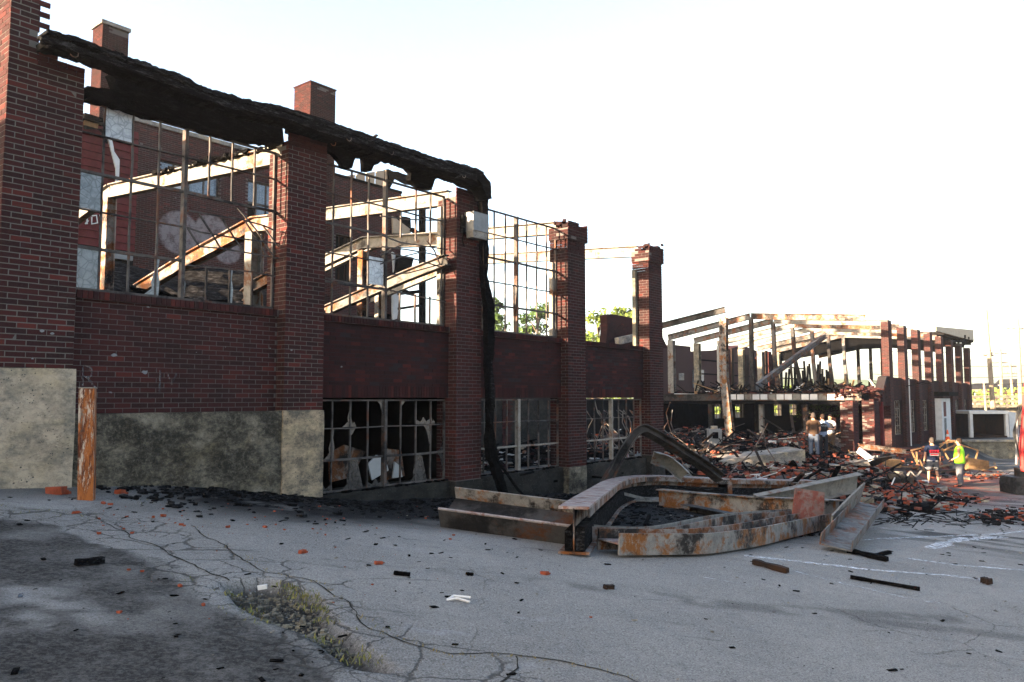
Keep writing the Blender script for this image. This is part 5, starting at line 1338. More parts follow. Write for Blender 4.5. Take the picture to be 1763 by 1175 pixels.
# gravel in the pothole
mb = MB(); poly = [(400, 1012), (455, 1002), (540, 1030), (560, 1062), (620, 1110), (560, 1110), (470, 1068), (410, 1045)]
for k in range(1300):
    x, y = R.uniform(390, 640), R.uniform(1000, 1120)
    if not inside(np.array(x), np.array(y), poly): continue
    p = gp(x, y); q = .006 + R.random() ** 2 * .022; mb.rock((p.x, p.y, p.z - .07), q * 1.6, q * 1.3, q, R)
o = mb.build('gravel', 'conc_wall'); o['kind'] = 'stuff'; o['label'] = 'loose gravel in the pothole'; o['category'] = 'gravel'

# ------------------------------------------------------------------ rubble where the wing has fallen
def rubz(s_, t_):
    X, Y = (S * s_ + Nn * (t_ + D0)).xy
    g = gz(X, Y)
    inn = sms(t_, .2, 2.6) * (1 - sms(t_, 9.5, 12)) * sms(s_, 19.2, 21.5) * (1 - sms(s_, 39.5, 41))
    out = sms(t_, -6.2, -2.0) * (1 - sms(t_, 0, 2)) * sms(s_, 20, 24) * (1 - sms(s_, 42, 46))
    n_ = .35 + .9 * vn(s_, t_, .45, 201) + .35 * (vn(s_, t_, 1.7, 202) - .5)
    h = 1.0 * inn * n_ + .34 * out * n_ * (1 - .75 * sms(s_, 35, 39))
    px, py = X - 13.1, Y - 33.8
    hole = math.exp(-(px * px / 3.2 + (py + 1) ** 2 / 9)); h *= 1 - .93 * hole
    m_x, m_y = max(0, 18 - X), Y - 32.0; h *= 1 - .97 * math.exp(-(m_x * m_x / 3 + (m_y * m_y / 9 if X < 18 else 0)))
    return g + h
rub = thing('rubble_heap', 'broad heap of black debris and red bricks where the wing collapsed', 'rubble', (28, 0, -2.9)); rub['kind'] = 'stuff'
vs, fs = [], []; nx, ny = 150, 110
for j in range(ny + 1):
    for i in range(nx + 1):
        s_ = 19.1 + 27 * i / nx; t_ = -6.6 + 18.5 * j / ny; vs.append((s_, t_, rubz(s_, t_) - .02))
fs = [(j * (nx + 1) + i, j * (nx + 1) + i + 1, (j + 1) * (nx + 1) + i + 1, (j + 1) * (nx + 1) + i) for j in range(ny) for i in range(nx)]
MT['rubble_ground'] = plain('burnt rubble ground', (.03, .028, .027), .95, .5, 3, bs=.9, bd=.06, bns=14, col2=(.10, .075, .065))
MB().add(vs, fs).build('heap', 'rubble_ground', rub, kind='stuff')
bs = {k: MB() for k in ('char', 'char_grey', 'brick_red', 'brick_red2', 'conc_block', 'white', 'wood', 'steel_grey')}
RB = random.Random(77)
for k in range(17000):
    s_ = RB.uniform(19.4, 45.5); t_ = RB.uniform(-6.0, 9.5)
    if t_ < -1 and RB.random() < sms(-t_, 1, 6.4) * .75: continue
    if s_ > 41 and (t_ > -.8): continue
    Xq, Yq = (S * s_ + Nn * (t_ + D0)).xy
    if Xq > 15.2 and RB.random() < .72: continue
    if Xq > 15.8 and Yq < 35.5 and RB.random() < .97: continue
    z = rubz(s_, t_)
    redn = vn(s_, t_, .5, 210) + (.28 if -5 < t_ < -.5 and s_ > 31 else 0)
    wts = [40, 30, 3, 7, 6, .6, .4, 6] if redn < (.44 if t_ < 0 else .64) else [9, 13, 30, 26, 20, 2.5, .8, 2]
    c_ = RB.choices(list(bs), wts)[0]
    if c_.startswith('brick'): bs[c_].rock((s_, t_, z + .02 + RB.random() * .08), .21 * RB.uniform(.4, 1.1), .1, .07, RB)
    elif RB.random() < .22 and c_ != 'conc_block':
        a = RB.random() * 6.3; l = RB.uniform(.2, .9); bs[c_].bar((s_, t_, z + .03), (s_ + math.cos(a) * l, t_ + math.sin(a) * l, z + RB.uniform(-.05, .35)), .035, .02)
    else: q = .05 + .24 * RB.random() ** 3; bs[c_].rock((s_, t_, z + q * .2), q * 1.5, q, q * .6, RB)
for k, v in bs.items(): v.build('loose_pieces', k, rub, kind='stuff')
# separate large pieces
RB = random.Random(91)
def zone(s_, t_):
    p = fw(s_, t_); px = CX + F_PX * p.x / p.y
    a = 'by the last tall pillar' if px < 1200 else ('near the orange bent column' if px < 1280 else ('mid rubble heap' if px < 1380 else ('beside the three officers' if px < 1450 else 'by the low broken pillars')))
    return a + (' inside' if t_ > 2.5 else (' in front' if t_ < -1 else ''))
def piece(kind, i):
    s_ = RB.uniform(20.5, 38.5); t_ = RB.uniform(-3.4, 5.5) if kind != 'slab' else RB.uniform(-4.5, 1)
    z = rubz(s_, t_); a = RB.random() * 6.3
    X, Y = (S * s_ + Nn * (t_ + D0)).xy
    if abs(X - 13.1) < 1.3 and Y < 36 and Y > 26: return
    if X > 14.8 and Y < 36: return
    c = Vector((s_, t_, z)); d = Vector((math.cos(a), math.sin(a), RB.uniform(-.1, .65))).normalized()
    if kind == 'plank':
        l = RB.uniform(.9, 2.3); mb = MB().bar(c - d * l * .2, c + d * l * .8 + Vector((0, 0, .1)), RB.uniform(.06, .14), .04)
        mm = RB.choice(['char', 'char', 'char_grey', 'wood_burnt']); single(mb, 'charred_plank', mm, ('long ' if l > 1.8 else 'short ' if l < 1.3 else '') + {'char': 'black', 'char_grey': 'ash grey', 'wood_burnt': 'brown half burnt'}[mm] + ' plank ' + ('standing up ' if d.z > .4 else 'lying ' if d.z < .1 else 'tilted ') + zone(s_, t_), 'plank', c, 'F', 'charred planks in the rubble')
    elif kind == 'rod':
        l = RB.uniform(1.2, 2.6); P = [c + Vector((0, 0, .05))]
        for q in range(5): d = (d + Vector((RB.uniform(-.5, .5), RB.uniform(-.5, .5), RB.uniform(-.35, .3)))).normalized(); P.append(P[-1] + d * l / 5)
        for p in P: p.z = max(p.z, rubz(p.x, p.y) + .04)
        mm = RB.choice(['steel_grey', 'steel_pale', 'steel_rust']); single(MB().tube(P, .018, 5), 'bent_rod', mm, ('long ' if l > 1.9 else 'short ') + {'steel_grey': 'grey', 'steel_pale': 'pale', 'steel_rust': 'rusty'}[mm] + ' bent metal rod ' + zone(s_, t_), 'metal rod', c, 'F', 'bent rods in the rubble')
    elif kind == 'sheet':
        mb = MB(); n_ = 8; w_ = RB.uniform(.4, .8); l = RB.uniform(.3, .8); V = []
        ex = Vector((math.cos(a), math.sin(a), .1)); ey = Vector((-math.sin(a), math.cos(a), RB.uniform(.1, .8)))
        ph = RB.random() * 6
        for i_ in range(n_ + 1):
            for j_ in (0, 1): V.append(c + ex * (i_ / n_ - .5) * w_ + ey * (j_ - .3) * l + Vector((0, 0, .12 + .10 * math.sin(i_ * 1.1 + ph) + .1 * j_)))
        k_ = len(V); F_ = [(2 * q, 2 * q + 2, 2 * q + 3, 2 * q + 1) for q in range(n_)]
        mb.add(V + [v - Vector((0, 0, .012)) for v in V], F_ + [tuple(x + k_ for x in f[::-1]) for f in F_] + [(0, k_, k_ + 2 * n_, 2 * n_)][:0])
        mm = RB.choice(['steel_dark', 'steel_grey', 'char_grey']); single(mb, 'crumpled_sheet', mm, ('narrow ' if w_ < .6 else 'wide ') + {'steel_dark': 'rust brown', 'steel_grey': 'grey', 'char_grey': 'sooty black'}[mm] + ' crumpled metal sheet ' + zone(s_, t_), 'metal sheet', c, 'F', 'crumpled sheets in the rubble')
    else:
        mb = MB().rock(c + Vector((0, 0, .1)), RB.uniform(.25, .5), RB.uniform(.2, .35), RB.uniform(.12, .22), RB)
        mm = RB.choice(['conc_block', 'brick_red2', 'brick_red', 'conc_wall']); single(mb, 'masonry_chunk', mm, {'conc_block': 'pale concrete', 'brick_red2': 'dull red brick', 'brick_red': 'orange brick', 'conc_wall': 'grey green concrete'}[mm] + ' chunk lying ' + zone(s_, t_), 'rubble', c, 'F', 'masonry chunks in the rubble')
SEEN = set()
for kind, n_ in (('plank', 90), ('rod', 60), ('sheet', 20), ('slab', 44)):
    for i in range(n_): piece(kind, i)
# concrete foundation stub
c0 = dp(1312, 822, 27.5); zz = c0.z - .3
st = MB()
A_, B_ = dp(1243, 815, 27.5), dp(1386, 800, 28.5)
ztA, ztB = dp(1243, 792, 27.5).z, dp(1386, 776, 28.5).z
vs, fs = [], []
for i in range(17):
    f = i / 16; x = A_.x + (B_.x - A_.x) * f; y = A_.y + (B_.y - A_.y) * f; zt = ztA + (ztB - ztA) * f - .10 * (1 - f) * vn(f * 5, 0., 1.6, 5) + .05 * vn(f * 9, 2., 2, 6)
    e = .05 * vn(f * 8, 1., 1.3, 8)
    vs += [(x, y - e, zz - .4), (x, y - e - .02, zt), (x, y + 1.6, zt + .02), (x, y + 1.6, zz - .4)]
for i in range(16):
    a = i * 4; fs += [(a, a + 4, a + 5, a + 1), (a + 1, a + 5, a + 6, a + 2), (a + 2, a + 6, a + 7, a + 3)]
fs += [(0, 1, 2, 3), (67, 66, 65, 64)]
single(st.add(vs, fs), 'foundation_block', 'conc_block', 'pale broken concrete foundation block in front of the officers', 'concrete block', (c0.x, c0.y, zz))
# brick filled spill in front of and beside it
mb = MB(); mb2 = MB()
for k in range(900):
    x, y = RB.uniform(1150, 1470), RB.uniform(800, 850)
    if y > 850 - abs(x - 1320) * .06: continue
    p = gp(x, y); h = .45 * RB.random() * sms(845 - y, 0, 30)
    (mb if RB.random() < .55 else mb2).rock((p.x, p.y, p.z + h), .2 * RB.uniform(.4, 1.1), .11, .08, RB)
sp_ = thing('brick_spill', 'spill of broken bricks and ash between the steel pile and the concrete block', 'rubble', gp(1310, 835), 'W'); sp_['kind'] = 'stuff'
mb.build('loose_pieces', 'brick_red2', sp_, kind='stuff'); mb2.build('loose_pieces', 'char_grey', sp_, kind='stuff')
# junk with shapes of their own
def cyl(mb, c, r, h, n_=14, ax=(0, 0, 1)): return mb.tube([Vector(c), Vector(c) + Vector(ax) * h], r, n_)
p = dp(1230, 757, 31.5); jt = thing('scorched_pump', 'pale scorched machine with a round cap standing in the debris', 'machine', p, 'W')
MB().box(p.x - .25, p.x + .25, p.y - .2, p.y + .2, p.z - .3, p.z + .42).build('body', 'galv', jt); cyl(MB(), (p.x, p.y, p.z + .42), .14, .12).build('cap', 'conc_block', jt); MB().box(p.x - .12, p.x + .1, p.y - .23, p.y - .2, p.z + .05, p.z + .3).build('panel', 'char', jt)
# steel drum / crushed duct near the yard
p = gp(1548, 848, .1); RBx = random.Random(4); mb = MB()
for i in range(3):
    P = [p + Vector((-.35 + i * .3 + .05 * q, .2 * math.sin(q * 1.2 + i), .15 + .22 * abs(math.sin(q * .7 + i)))) for q in range(7)]
    mb.sweep(rect(-.01, .01, -.22, .22), P, (0, -.3, 1))
single(mb, 'crushed_duct', 'steel_dark', 'crushed curled metal duct at the edge of the brick spill', 'duct', p)
pz = gp(1470, 835)
for a, b, mm, lab in (((1420, 822), (1500, 838), 'steel_dark', 'black channel lying flat left of the crushed duct'), ((1500, 845), (1565, 852), 'steel_dark', 'black channel under the crushed duct')):
    a, b = gp(*a, .1), gp(*b, .1); single(MB().sweep(cprof(.14, .3), [a, b], (0, -.4, 1)), 'steel_channel', mm, lab, 'steel beam', a.lerp(b, .5))
a, b = dp(1478, 775, 30.5), dp(1506, 796, 30.0); single(MB().bar(a, b, .1, .22), 'white_board', 'white', 'white board sloping over the rubble behind the broken pillar', 'board', a.lerp(b, .5))
a, b = dp(1478, 768, 31), dp(1560, 778, 31); single(MB().sweep(iprof(.16, .2), [a, b], (0, 0, 1)), 'steel_beam', 'steel_rust', 'dark red beam lying on the rubble by the low pillars', 'steel beam', a.lerp(b, .5))
a, b = dp(1500, 800, 29.5), dp(1532, 784, 29.5); single(MB().bar(a, b, .22, .18), 'charred_beam', 'char', 'short thick charred beam lying on the bricks right of the white board', 'wooden beam', a.lerp(b, .5))
# tangled springs and rods at the doorway left of the low pillars
tg = thing('tangled_springs', 'tangled burnt bed springs and wires left of the broken pillar', 'springs', fw(35.6, .8, -2.6), 'W')
for k in range(16):
    c = fw(35.2 + R.random() * 1.6, .6 + R.random() * 1.2, -2.4); P = []
    for q in range(12): a = q * .8 + k; P.append(c + Vector((math.cos(a) * .35, math.sin(a) * .2, q * .09)))
    MB().tube(P, .012, 4).build('wire', 'steel_grey', tg)
for k in range(22):
    c = fw(20.5 + R.random() * 3, 1.6 + R.random() * 2, -.4); P = [c]
    for q in range(6): P.append(P[-1] + Vector((R.uniform(-.2, .35), R.uniform(-.1, .1), -R.uniform(.15, .45))))
    if k == 0: hw = thing('hanging_wires', 'bundle of wires and conduit hanging from the floor beam beside the last pillar', 'wires', c, 'W')
    MB().tube(P, .015, 4).build('wire', 'steel_grey', hw)
ch_ = thing('burnt_pile', 'low pile of black wires and brick bits on the asphalt at the right edge', 'rubble', gp(1700, 893), 'W'); ch_['kind'] = 'stuff'
m1_, m2_, m3_ = MB(), MB(), MB()
for k in range(200):
    x = R.gauss(1735, 30); y = R.gauss(892, 7)
    if y < 872 or x < 1600: continue
    p = gp(x, y); q = .03 + .12 * R.random() ** 2; (m1_ if R.random() < .8 else m2_).rock((p.x, p.y, p.z + R.random() * .10), q * 1.6, q, q * .5, R)
for k in range(120):
    x = R.choice([R.gauss(1560, 28), R.gauss(1690, 45)]); y = R.gauss(897, 6); p = gp(x, y); a = R.random() * 6.3; l = R.uniform(.15, .6)
    m3_.bar((p.x, p.y, p.z + .02), (p.x + math.cos(a) * l, p.y + math.sin(a) * l, p.z + R.random() * .14), .02, .012)
m1_.build('loose_pieces', 'char_grey', ch_, kind='stuff'); m2_.build('loose_pieces', 'brick_red', ch_, kind='stuff'); m3_.build('loose_wires', 'char_grey', ch_, kind='stuff')
# wooden truss frames and boxes beside the two men
tr_ = thing('wooden_truss', 'raw wooden truss standing behind the two men in the yard', 'wooden frame', gp(1640, 822), 'W')
ZT_ = 35.5
def tb(a, b, dz=0, wd=.055, nm='strut', m_='wood'): MB().bar(dp(*a, ZT_ + dz), dp(*b, ZT_ + dz), wd, wd, (0, 1, 0)).build(nm, m_, tr_)
for a, b in (((1568, 776), (1600, 768)), ((1618, 765), (1642, 760)), ((1642, 760), (1632, 758)), ((1631, 759), (1608, 778)), ((1632, 759), (1684, 776)), ((1684, 776), (1675, 806)), ((1606, 775), (1650, 775)), ((1622, 772), (1633, 791)), ((1650, 764), (1626, 775)),
             ((1569, 776), (1580, 800)), ((1578, 778), (1580, 810)), ((1583, 792), (1592, 812)), ((1631, 760), (1631, 775)), ((1642, 759), (1660, 770)), ((1668, 782), (1652, 806)), ((1643, 760), (1643, 776))):
    tb(a, b, R.uniform(-.3, .5))
cr_ = gp(1690, 812); ct = thing('wooden_box', 'pale wooden box lying to the right of the man in green', 'box', cr_, 'W')
q = [dp(1668, 810, 33.5), dp(1703, 808, 33.5), dp(1703, 794, 33.5), dp(1668, 788, 33.5)]
MB().add([*q, *[v + Vector((.1, .8, 0)) for v in q]], [(0, 1, 2, 3), (7, 6, 5, 4), (3, 2, 6, 7), (0, 3, 7, 4), (1, 5, 6, 2), (0, 4, 5, 1)]).build('panel', 'wood', ct)
for a, b in (((1668, 799), (1703, 802)),): MB().bar(dp(*a, 33.45), dp(*b, 33.45), .05, .05).build('batten', 'wood', ct)
for i, (a, b, mm, wd) in enumerate([((1690, 812), (1714, 810), 'wood', .12), ((1660, 812), (1700, 816), 'wood', .14), ((1520, 800), (1552, 804), 'wood', .3), ((1548, 808), (1580, 812), 'wood', .2), ((1600, 812), (1640, 806), 'wood', .14), ((1600, 818), (1660, 814), 'wood_burnt', .12), ((1712, 800), (1715, 812), 'wood', .1), ((1640, 816), (1668, 810), 'wood', .25)]):
    a, b = gp(*a, .12), gp(*b, .18)
    single(MB().bar(a, b, wd, .06), 'loose_board', mm, ['raw board end right of the pale wooden box', 'raw board in front of the pale wooden box', 'widest raw board left of the wooden crate end', 'raw board between the crate and the man in navy', 'raw board between the two men behind their feet', 'half burnt board between the two men', 'short upright raw board at the far right of the box', 'wide raw board just behind the man in green'][i], 'board', a.lerp(b, .5), group='loose boards near the two men')
p = gp(1532, 806); yb = MB()
yb.box(p.x - .55, p.x + .5, p.y, p.y + .5, p.z, p.z + .35); single(yb, 'wooden_crate', 'wood', 'yellowish wooden crate half buried left of the man in navy', 'crate', (p.x, p.y, p.z))
# retaining wall, white box, cone, fence and far things
rw = thing('retaining_wall', 'mossy concrete retaining wall below the upper yard', 'wall', (30, 47.8, -3.7), 'W')
mb = MB(); 
for i in range(12):
    x0 = 20.5 + i * 1.9; mb.box(x0 + .01, x0 + 1.89, 47.7 + .015 * (i % 3), 48.3, -3.9, -2.66 + .01 * (i % 2))
mb.build('wall_panel', 'conc_wall', rw); MB().box(20.4, 43.5, 47.6, 48.4, -2.66, -2.54).build('coping', 'conc_block', rw)
zb = 52.0; wb = thing('white_shed', 'low white box shed with an open brown inside behind the retaining wall', 'shed', dp(1705, 752, zb), 'W')
x0, x1 = dp(1671, 750, zb).x, dp(1738, 750, zb).x; z0, z1 = -2.62, dp(1705, 709, zb).z; x2 = x1 + 1.2
MB().box(x0, x0 + .2, zb, zb + .2, z0, z1 - .16).build('post', 'white', wb); MB().box(x1 - .2, x1, zb, zb + .2, z0, z1 - .16).build('post', 'white', wb); MB().box(x0 + .02, x0 + .12, zb + .21, zb + 2.39, z0, z1 - .16).build('inner_wall', 'wood_burnt', wb); MB().box(x1 - .12, x1 - .02, zb + .21, zb + 2.39, z0, z1 - .16).build('inner_wall', 'wood_burnt', wb)
MB().box(x0 - .05, x1 + .02, zb - .05, zb + 3, z1 - .15, z1 + .05).build('roof', 'white', wb); MB().box(x0, x1, zb + 2.4, zb + 2.5, z0, z1 - .16).build('back_wall', 'wood_burnt', wb)
MB().box(x0 + .2, x1 - .2, zb - .1, zb + 2.3, z0, z0 + .12).build('floor', 'wood_burnt', wb)
MB().add([(x1 + .03, zb, z0), (x1 + 1.0, zb + .6, z0), (x1 + 1.0, zb + .6, z1 - .1), (x1 + .03, zb, z1)] + [(x1 + .03, zb + 2, z0), (x1 + 1.0, zb + 2.6, z0), (x1 + 1.0, zb + 2.6, z1 - .1), (x1 + .03, zb + 2, z1)], [(0, 1, 2, 3), (1, 5, 6, 2), (7, 6, 5, 4), (3, 2, 6, 7)]).build('side_wall', 'white', wb)
MT['cone'] = plain('cone orange', (.75, .10, .02), .5, .1)
pc = dp(1631.5, 750, 46.0); pc.z = -2.62; cone = thing('traffic_cone', 'orange traffic cone standing beside the white entrance', 'cone', pc, 'W')
MB().box(pc.x - .2, pc.x + .2, pc.y - .2, pc.y + .2, pc.z, pc.z + .04).build('base', 'cone', cone)
MB().sweep([(math.cos(a * PI / 6) * .15, math.sin(a * PI / 6) * .15) for a in range(12)], [(pc.x, pc.y, pc.z + .04), (pc.x, pc.y, pc.z + .45), (pc.x, pc.y, pc.z + .75)], (0, 1, 0), [1, .5, .18]).build('body', 'cone', cone)
MB().sweep([(math.cos(a * PI / 6) * .102, math.sin(a * PI / 6) * .102) for a in range(12)], [(pc.x, pc.y, pc.z + .36), (pc.x, pc.y, pc.z + .5)], (0, 1, 0), [1, .72]).build('band', 'white', cone)
# utility poles and wires
MT['pole'] = plain('weathered pole', (.26, .20, .14), .9, .4, 3)
def pole(x0, y0, x1, y1, Z, r, lab, arms=()):
    b_, t_ = dp(x0, y0, Z), dp(x1, y1, Z); b_.z = -2.7; 
    o = thing('utility_pole', lab, 'utility pole', b_, 'W', 'utility poles on the right')
    MB().tube([b_, t_], r, 8, r * .7).build('shaft', 'pole', o)
    for f, w_ in arms:
        c = b_.lerp(t_, f); MB().bar(c - Vector((w_, 0, 0)), c + Vector((w_, .3, 0)), .12, .12).build('crossarm', 'pole', o)
        for q in (-.9, -.4, .4, .9): MB().tube([c + Vector((w_ * q, 0, .05)), c + Vector((w_ * q, 0, .25))], .06, 6).build('insulator', 'galv', o)
    return t_
A1 = pole(1711, 705, 1697, 532, 62, .2, 'tallest leaning utility pole right of the wing', [(.62, .5)])
A2 = pole(1725, 705, 1722, 600, 95, .2, 'thin distant utility pole left of the double poles', [(.8, 1.1), (.93, 1.0)])
A3 = pole(1745, 705, 1739, 625, 110, .2, 'smaller distant utility pole with cross arms', [(.8, 1.3), (.93, 1.1)])
A4 = pole(1757, 705, 1752, 548, 75, .22, 'tall pale utility pole at the right edge', [(.9, 1.1)])
A5 = pole(1698, 705, 1694, 660, 80, .14, 'short white post right of the wing')
for i, (y0_, y1_, Z) in enumerate(((652, 648, 70), (640, 636, 72), (620, 622, 90), (668, 664, 66), (600, 585, 75))):
    a, b = dp(1500, y0_ + 4, Z + 12), dp(1900, y1_, Z); P = [a.lerp(b, q / 12) - Vector((0, 0, 1.0 * 4 * (q / 12) * (1 - q / 12) * .6)) for q in range(13)]
    single(MB().tube(P, .018, 4), 'overhead_wire', 'char', ['third overhead wire from the top between the far poles', 'fourth overhead wire between the far poles', 'second overhead wire from the top between the far poles', 'lowest overhead wire between the far poles', 'topmost overhead wire between the far poles'][i], 'wire', P[6], group='overhead wires')
# distant fence, parapet and low buildings
fb = thing('rail_bridge', 'grey low railing and parapet across the far right background', 'railing', dp(1715, 700, 85), 'W')
for y_ in (684, 692, 700): MB().bar(dp(1640, y_, 85), dp(1900, y_ - 2, 85), .25, .3).build('rail', 'conc_wall', fb)
for i in range(9): x = 1650 + i * 28; MB().bar(dp(x, 703, 85), dp(x, 683, 85), .15, .15, (0, 1, 0)).build('post', 'conc_wall', fb)
MB().bar(dp(1640, 706, 86), dp(1900, 706, 86), .5, 1.0).build('parapet', 'conc_wall', fb)
for i, (x0_, x1_, yt, Z, m_) in enumerate(((1600, 1680, 676, 170, 'white'), (1690, 1730, 670, 210, 'conc_wall'), (1735, 1800, 672, 190, 'brick_bg_obj'), (1745, 1760, 662, 230, 'white'))):
    a, b = dp(x0_, 700, Z), dp(x1_, 700, Z); zt = dp(x0_, yt, Z).z
    h_ = thing('distant_house', ['long white distant house behind the wing end', 'grey distant house between the poles', 'brown distant house at the right edge', 'small white distant house'][i] + ' in the valley', 'house', (a.x, Z, -4), 'W', 'distant houses')
    MB().box(a.x, b.x, Z, Z + 8, -4, zt).build('wall', m_, h_)
    MB().slab([(a.x - .4, zt), (b.x + .4, zt), ((a.x + b.x) / 2, zt + 1.6)], Z - .3, Z + 8.3).build('roof', 'char_grey', h_)
# hills
MT['hill'] = plain('wooded hill', (.05, .085, .035), .95, .45, .02, bs=0, col2=(.10, .12, .05))
def hill(name, x0, x1, Y0, dep, hfun, lab):
    vs, fs = [], []; nx, ny = 90, 10
    for j in range(ny + 1):
        for i in range(nx + 1):
            x = x0 + (x1 - x0) * i / nx; f = j / ny; vs.append((x, Y0 + dep * f, -6 + hfun(x) * math.sin(f * PI / 2) * (1 + .12 * vn(x, f * 900, .02, 5))))
    fs = [(j * (nx + 1) + i, j * (nx + 1) + i + 1, (j + 1) * (nx + 1) + i + 1, (j + 1) * (nx + 1) + i) for j in range(ny) for i in range(nx)]
    o = MB().add(vs, fs).build(name, 'hill', smooth=True); o['kind'] = 'structure'
hill('hills', -400, 2400, 1300, 500, lambda x: 62 + 26 * vn(x, 0., .004, 3) + 6 * vn(x, 0., .02, 4), '')
hill('hills', -200, 1600, 420, 130, lambda x: 12 + 6 * vn(x, 0., .012, 8) + 2.5 * vn(x, 0., .06, 9), '')
# trees
MT['leaf'] = plain('leaves', (.13, .17, .03), .7, .5, 1.5, bs=0, col2=(.05, .085, .02)); MT['leaf_dark'] = plain('leaves dark', (.06, .10, .025), .7, .5, 1.5, bs=0, col2=(.025, .05, .015)); MT['bark'] = plain('bark', (.09, .07, .05), .9)
def tree(base, h, w_, lab, m_='leaf', n_=2600, seed=1, conif=False):
    RT = random.Random(seed); o = thing('tree', lab, 'tree', base, 'W', 'trees beyond the factory'); b = Vector(base)
    mb = MB().tube([b - Vector((0, 0, .5)), b + Vector((.1, 0, h * .5)), b + Vector((0, 0, h * .95))], .028 * h, 7, .006 * h)
    clumps = []
    for k in range(26):
        f = RT.uniform(.28, .98); a = RT.random() * 6.28; r = w_ * (1.05 - f if conif else math.sin(min(1, (1.08 - f) * 1.5) * PI / 2) * .8) * RT.uniform(.5, 1.0)
        c = b + Vector((math.cos(a) * r, math.sin(a) * r, h * f)); clumps.append((c, w_ * RT.uniform(.14, .3)))
        mb.tube([b + Vector((0, 0, h * f * .85)), b.lerp(c, .5) + Vector((0, 0, h * f * .45)), c], .008 * h, 4, .003 * h)
    mb.build('trunk', 'bark', o)
    lf = MB()
    for k in range(n_):
        c, r = RT.choice(clumps); d = Vector((RT.gauss(0, 1), RT.gauss(0, 1), RT.gauss(0, .6))).normalized() * r * RT.random() ** .4
        p = c + d; q = .028 * h * RT.uniform(.4, 1); u = Vector((RT.gauss(0, 1), RT.gauss(0, 1), RT.gauss(0, .6))).normalized() * q; v = u.cross(Vector((RT.random(), RT.random(), 1))).normalized() * q * .6
        lf.add([p - u, p + v, p + u, p - v], [(0, 1, 2, 3)])
    lf.build('crown', m_, o)
for i, (x, yt, Z, w_, lab, m_, cf) in enumerate([(848, 525, 75, 3.6, 'pine tree behind the hanging charred strip', 'leaf_dark', True), (925, 536, 85, 4.2, 'green tree seen in the middle of the third upper window', 'leaf_dark', False), (1030, 548, 70, 4.4, 'yellow green tree left of the brick stub', 'leaf', False),
                                       (1073, 533, 95, 3.4, 'small light green treetop above the brick stub', 'leaf', False), (868, 560, 80, 4, 'low tree top beside the pine', 'leaf_dark', False), (1400, 690, 62, 5, 'yellowish tree seen through the small rear windows', 'leaf', False), (1440, 690, 64, 5, 'second yellowish tree behind the small rear windows', 'leaf', False)]):
    t_ = dp(x, yt, Z); b_ = Vector((t_.x, t_.y, -2.8)); tree(b_, t_.z - b_.z + .3, w_, lab, m_, 2600, 10 + i, cf)
RT = random.Random(55); mb = MB()
for k in range(4500):
    x = RT.uniform(30, 140); y = RT.uniform(125, 150); z = -4 + RT.random() ** 1.4 * (4.2 + 2.2 * vn(x, 0., .12, 5)); q = RT.uniform(.3, .8)
    mb.rock((x, y, z), q, q, q * .7, RT)
o = mb.build('valley_trees', 'leaf'); o['kind'] = 'stuff'; o['label'] = 'sunlit band of trees along the valley at the far right'; o['category'] = 'trees'
# ------------------------------------------------------------------ excavator at the right edge
MT['exc_red'] = plain('excavator red paint', (.52, .045, .04), .45, .25, 3); MT['rubber'] = plain('black hose', (.02, .02, .02), .5)
ex = thing('excavator', 'red excavator arm with a dark bucket resting on the ground at the right edge', 'excavator', gp(1750, 852), 'W')
Ze = gp(1750, 852).y; E_ = lambda x, y, d=0: dp(x, y, Ze + d)
P = [E_(1790, 520), E_(1768, 640), E_(1756, 790), E_(1757, 812)]
MB().sweep(rect(-.16, .16, -.2, .2), [P[0] + Vector((.35, 0, 0)), P[1] + Vector((.28, 0, 0)), P[2] + Vector((.22, 0, 0)), P[3] + Vector((.2, 0, 0))], (0, 1, 0), [1.1, 1.2, 1, .6]).build('stick', 'exc_red', ex)
MB().tube([E_(1751, 715), E_(1750, 800)], .045, 8).build('cylinder', 'galv', ex)
for dx in (0, 4, 8): MB().tube(resample([E_(1752 + dx, 700, -.3), E_(1748 - dx * .4, 742, -.4), E_(1752, 772, -.35), E_(1756, 800, -.3)], 12), .022, 5).build('hose', 'rubber', ex)
bk = [(-.45, 0), (.55, 0), (.7, .25), (.62, .68), (.5, .7), (-.38, .7), (-.5, .45)]
c = gp(1749, 852)
prof = [(c.x + .12 + u, c.z + v) for u, v in [(-.15, .02), (.9, .0), (1.0, .3), (.9, .66), (-.12, .62), (-.17, .35)]]
MB().slab(prof, c.y - .1, c.y + .9).build('bucket', 'steel_dark', ex)
for i in range(4): MB().vbox((c.x + .02, c.y - .05 + i * .24, c.z + .02), (.14, 0, 0), (0, .1, 0), (0, 0, .05)).build('tooth', 'steel_dark', ex)
MB().box(c.x + .35, c.x + .95, c.y + .2, c.y + .6, c.z + .63, c.z + .95).build('quick_coupler', 'steel_dark', ex)
MB().sweep(rect(-.2, .2, -.3, .3), [P[0] + Vector((.35, 0, 0)), P[0] + Vector((2.2, .3, 1.2)), P[0] + Vector((5.0, .8, -1.8)), Vector((P[0].x + 6.2, Ze + 1, -2.2))], (0, 1, 0)).build('boom', 'exc_red', ex)
bx = P[0].x + 6.5; MB().box(bx, bx + 3.4, Ze - .5, Ze + 2.4, -2.6, -1.0).build('house', 'exc_red', ex); MB().box(bx - .1, bx + 1.5, Ze - .5, Ze + .6, -1.0, .4).build('cab', 'glass_blue', ex)
for y_ in (Ze - .9, Ze + 2.0):
    MB().slab([(bx - .4, -3.6), (bx + 3.8, -3.6), (bx + 4.1, -3.2), (bx + 3.8, -2.8), (bx - .4, -2.8), (bx - .7, -3.2)], y_, y_ + .6).build('track', 'rubber', ex)
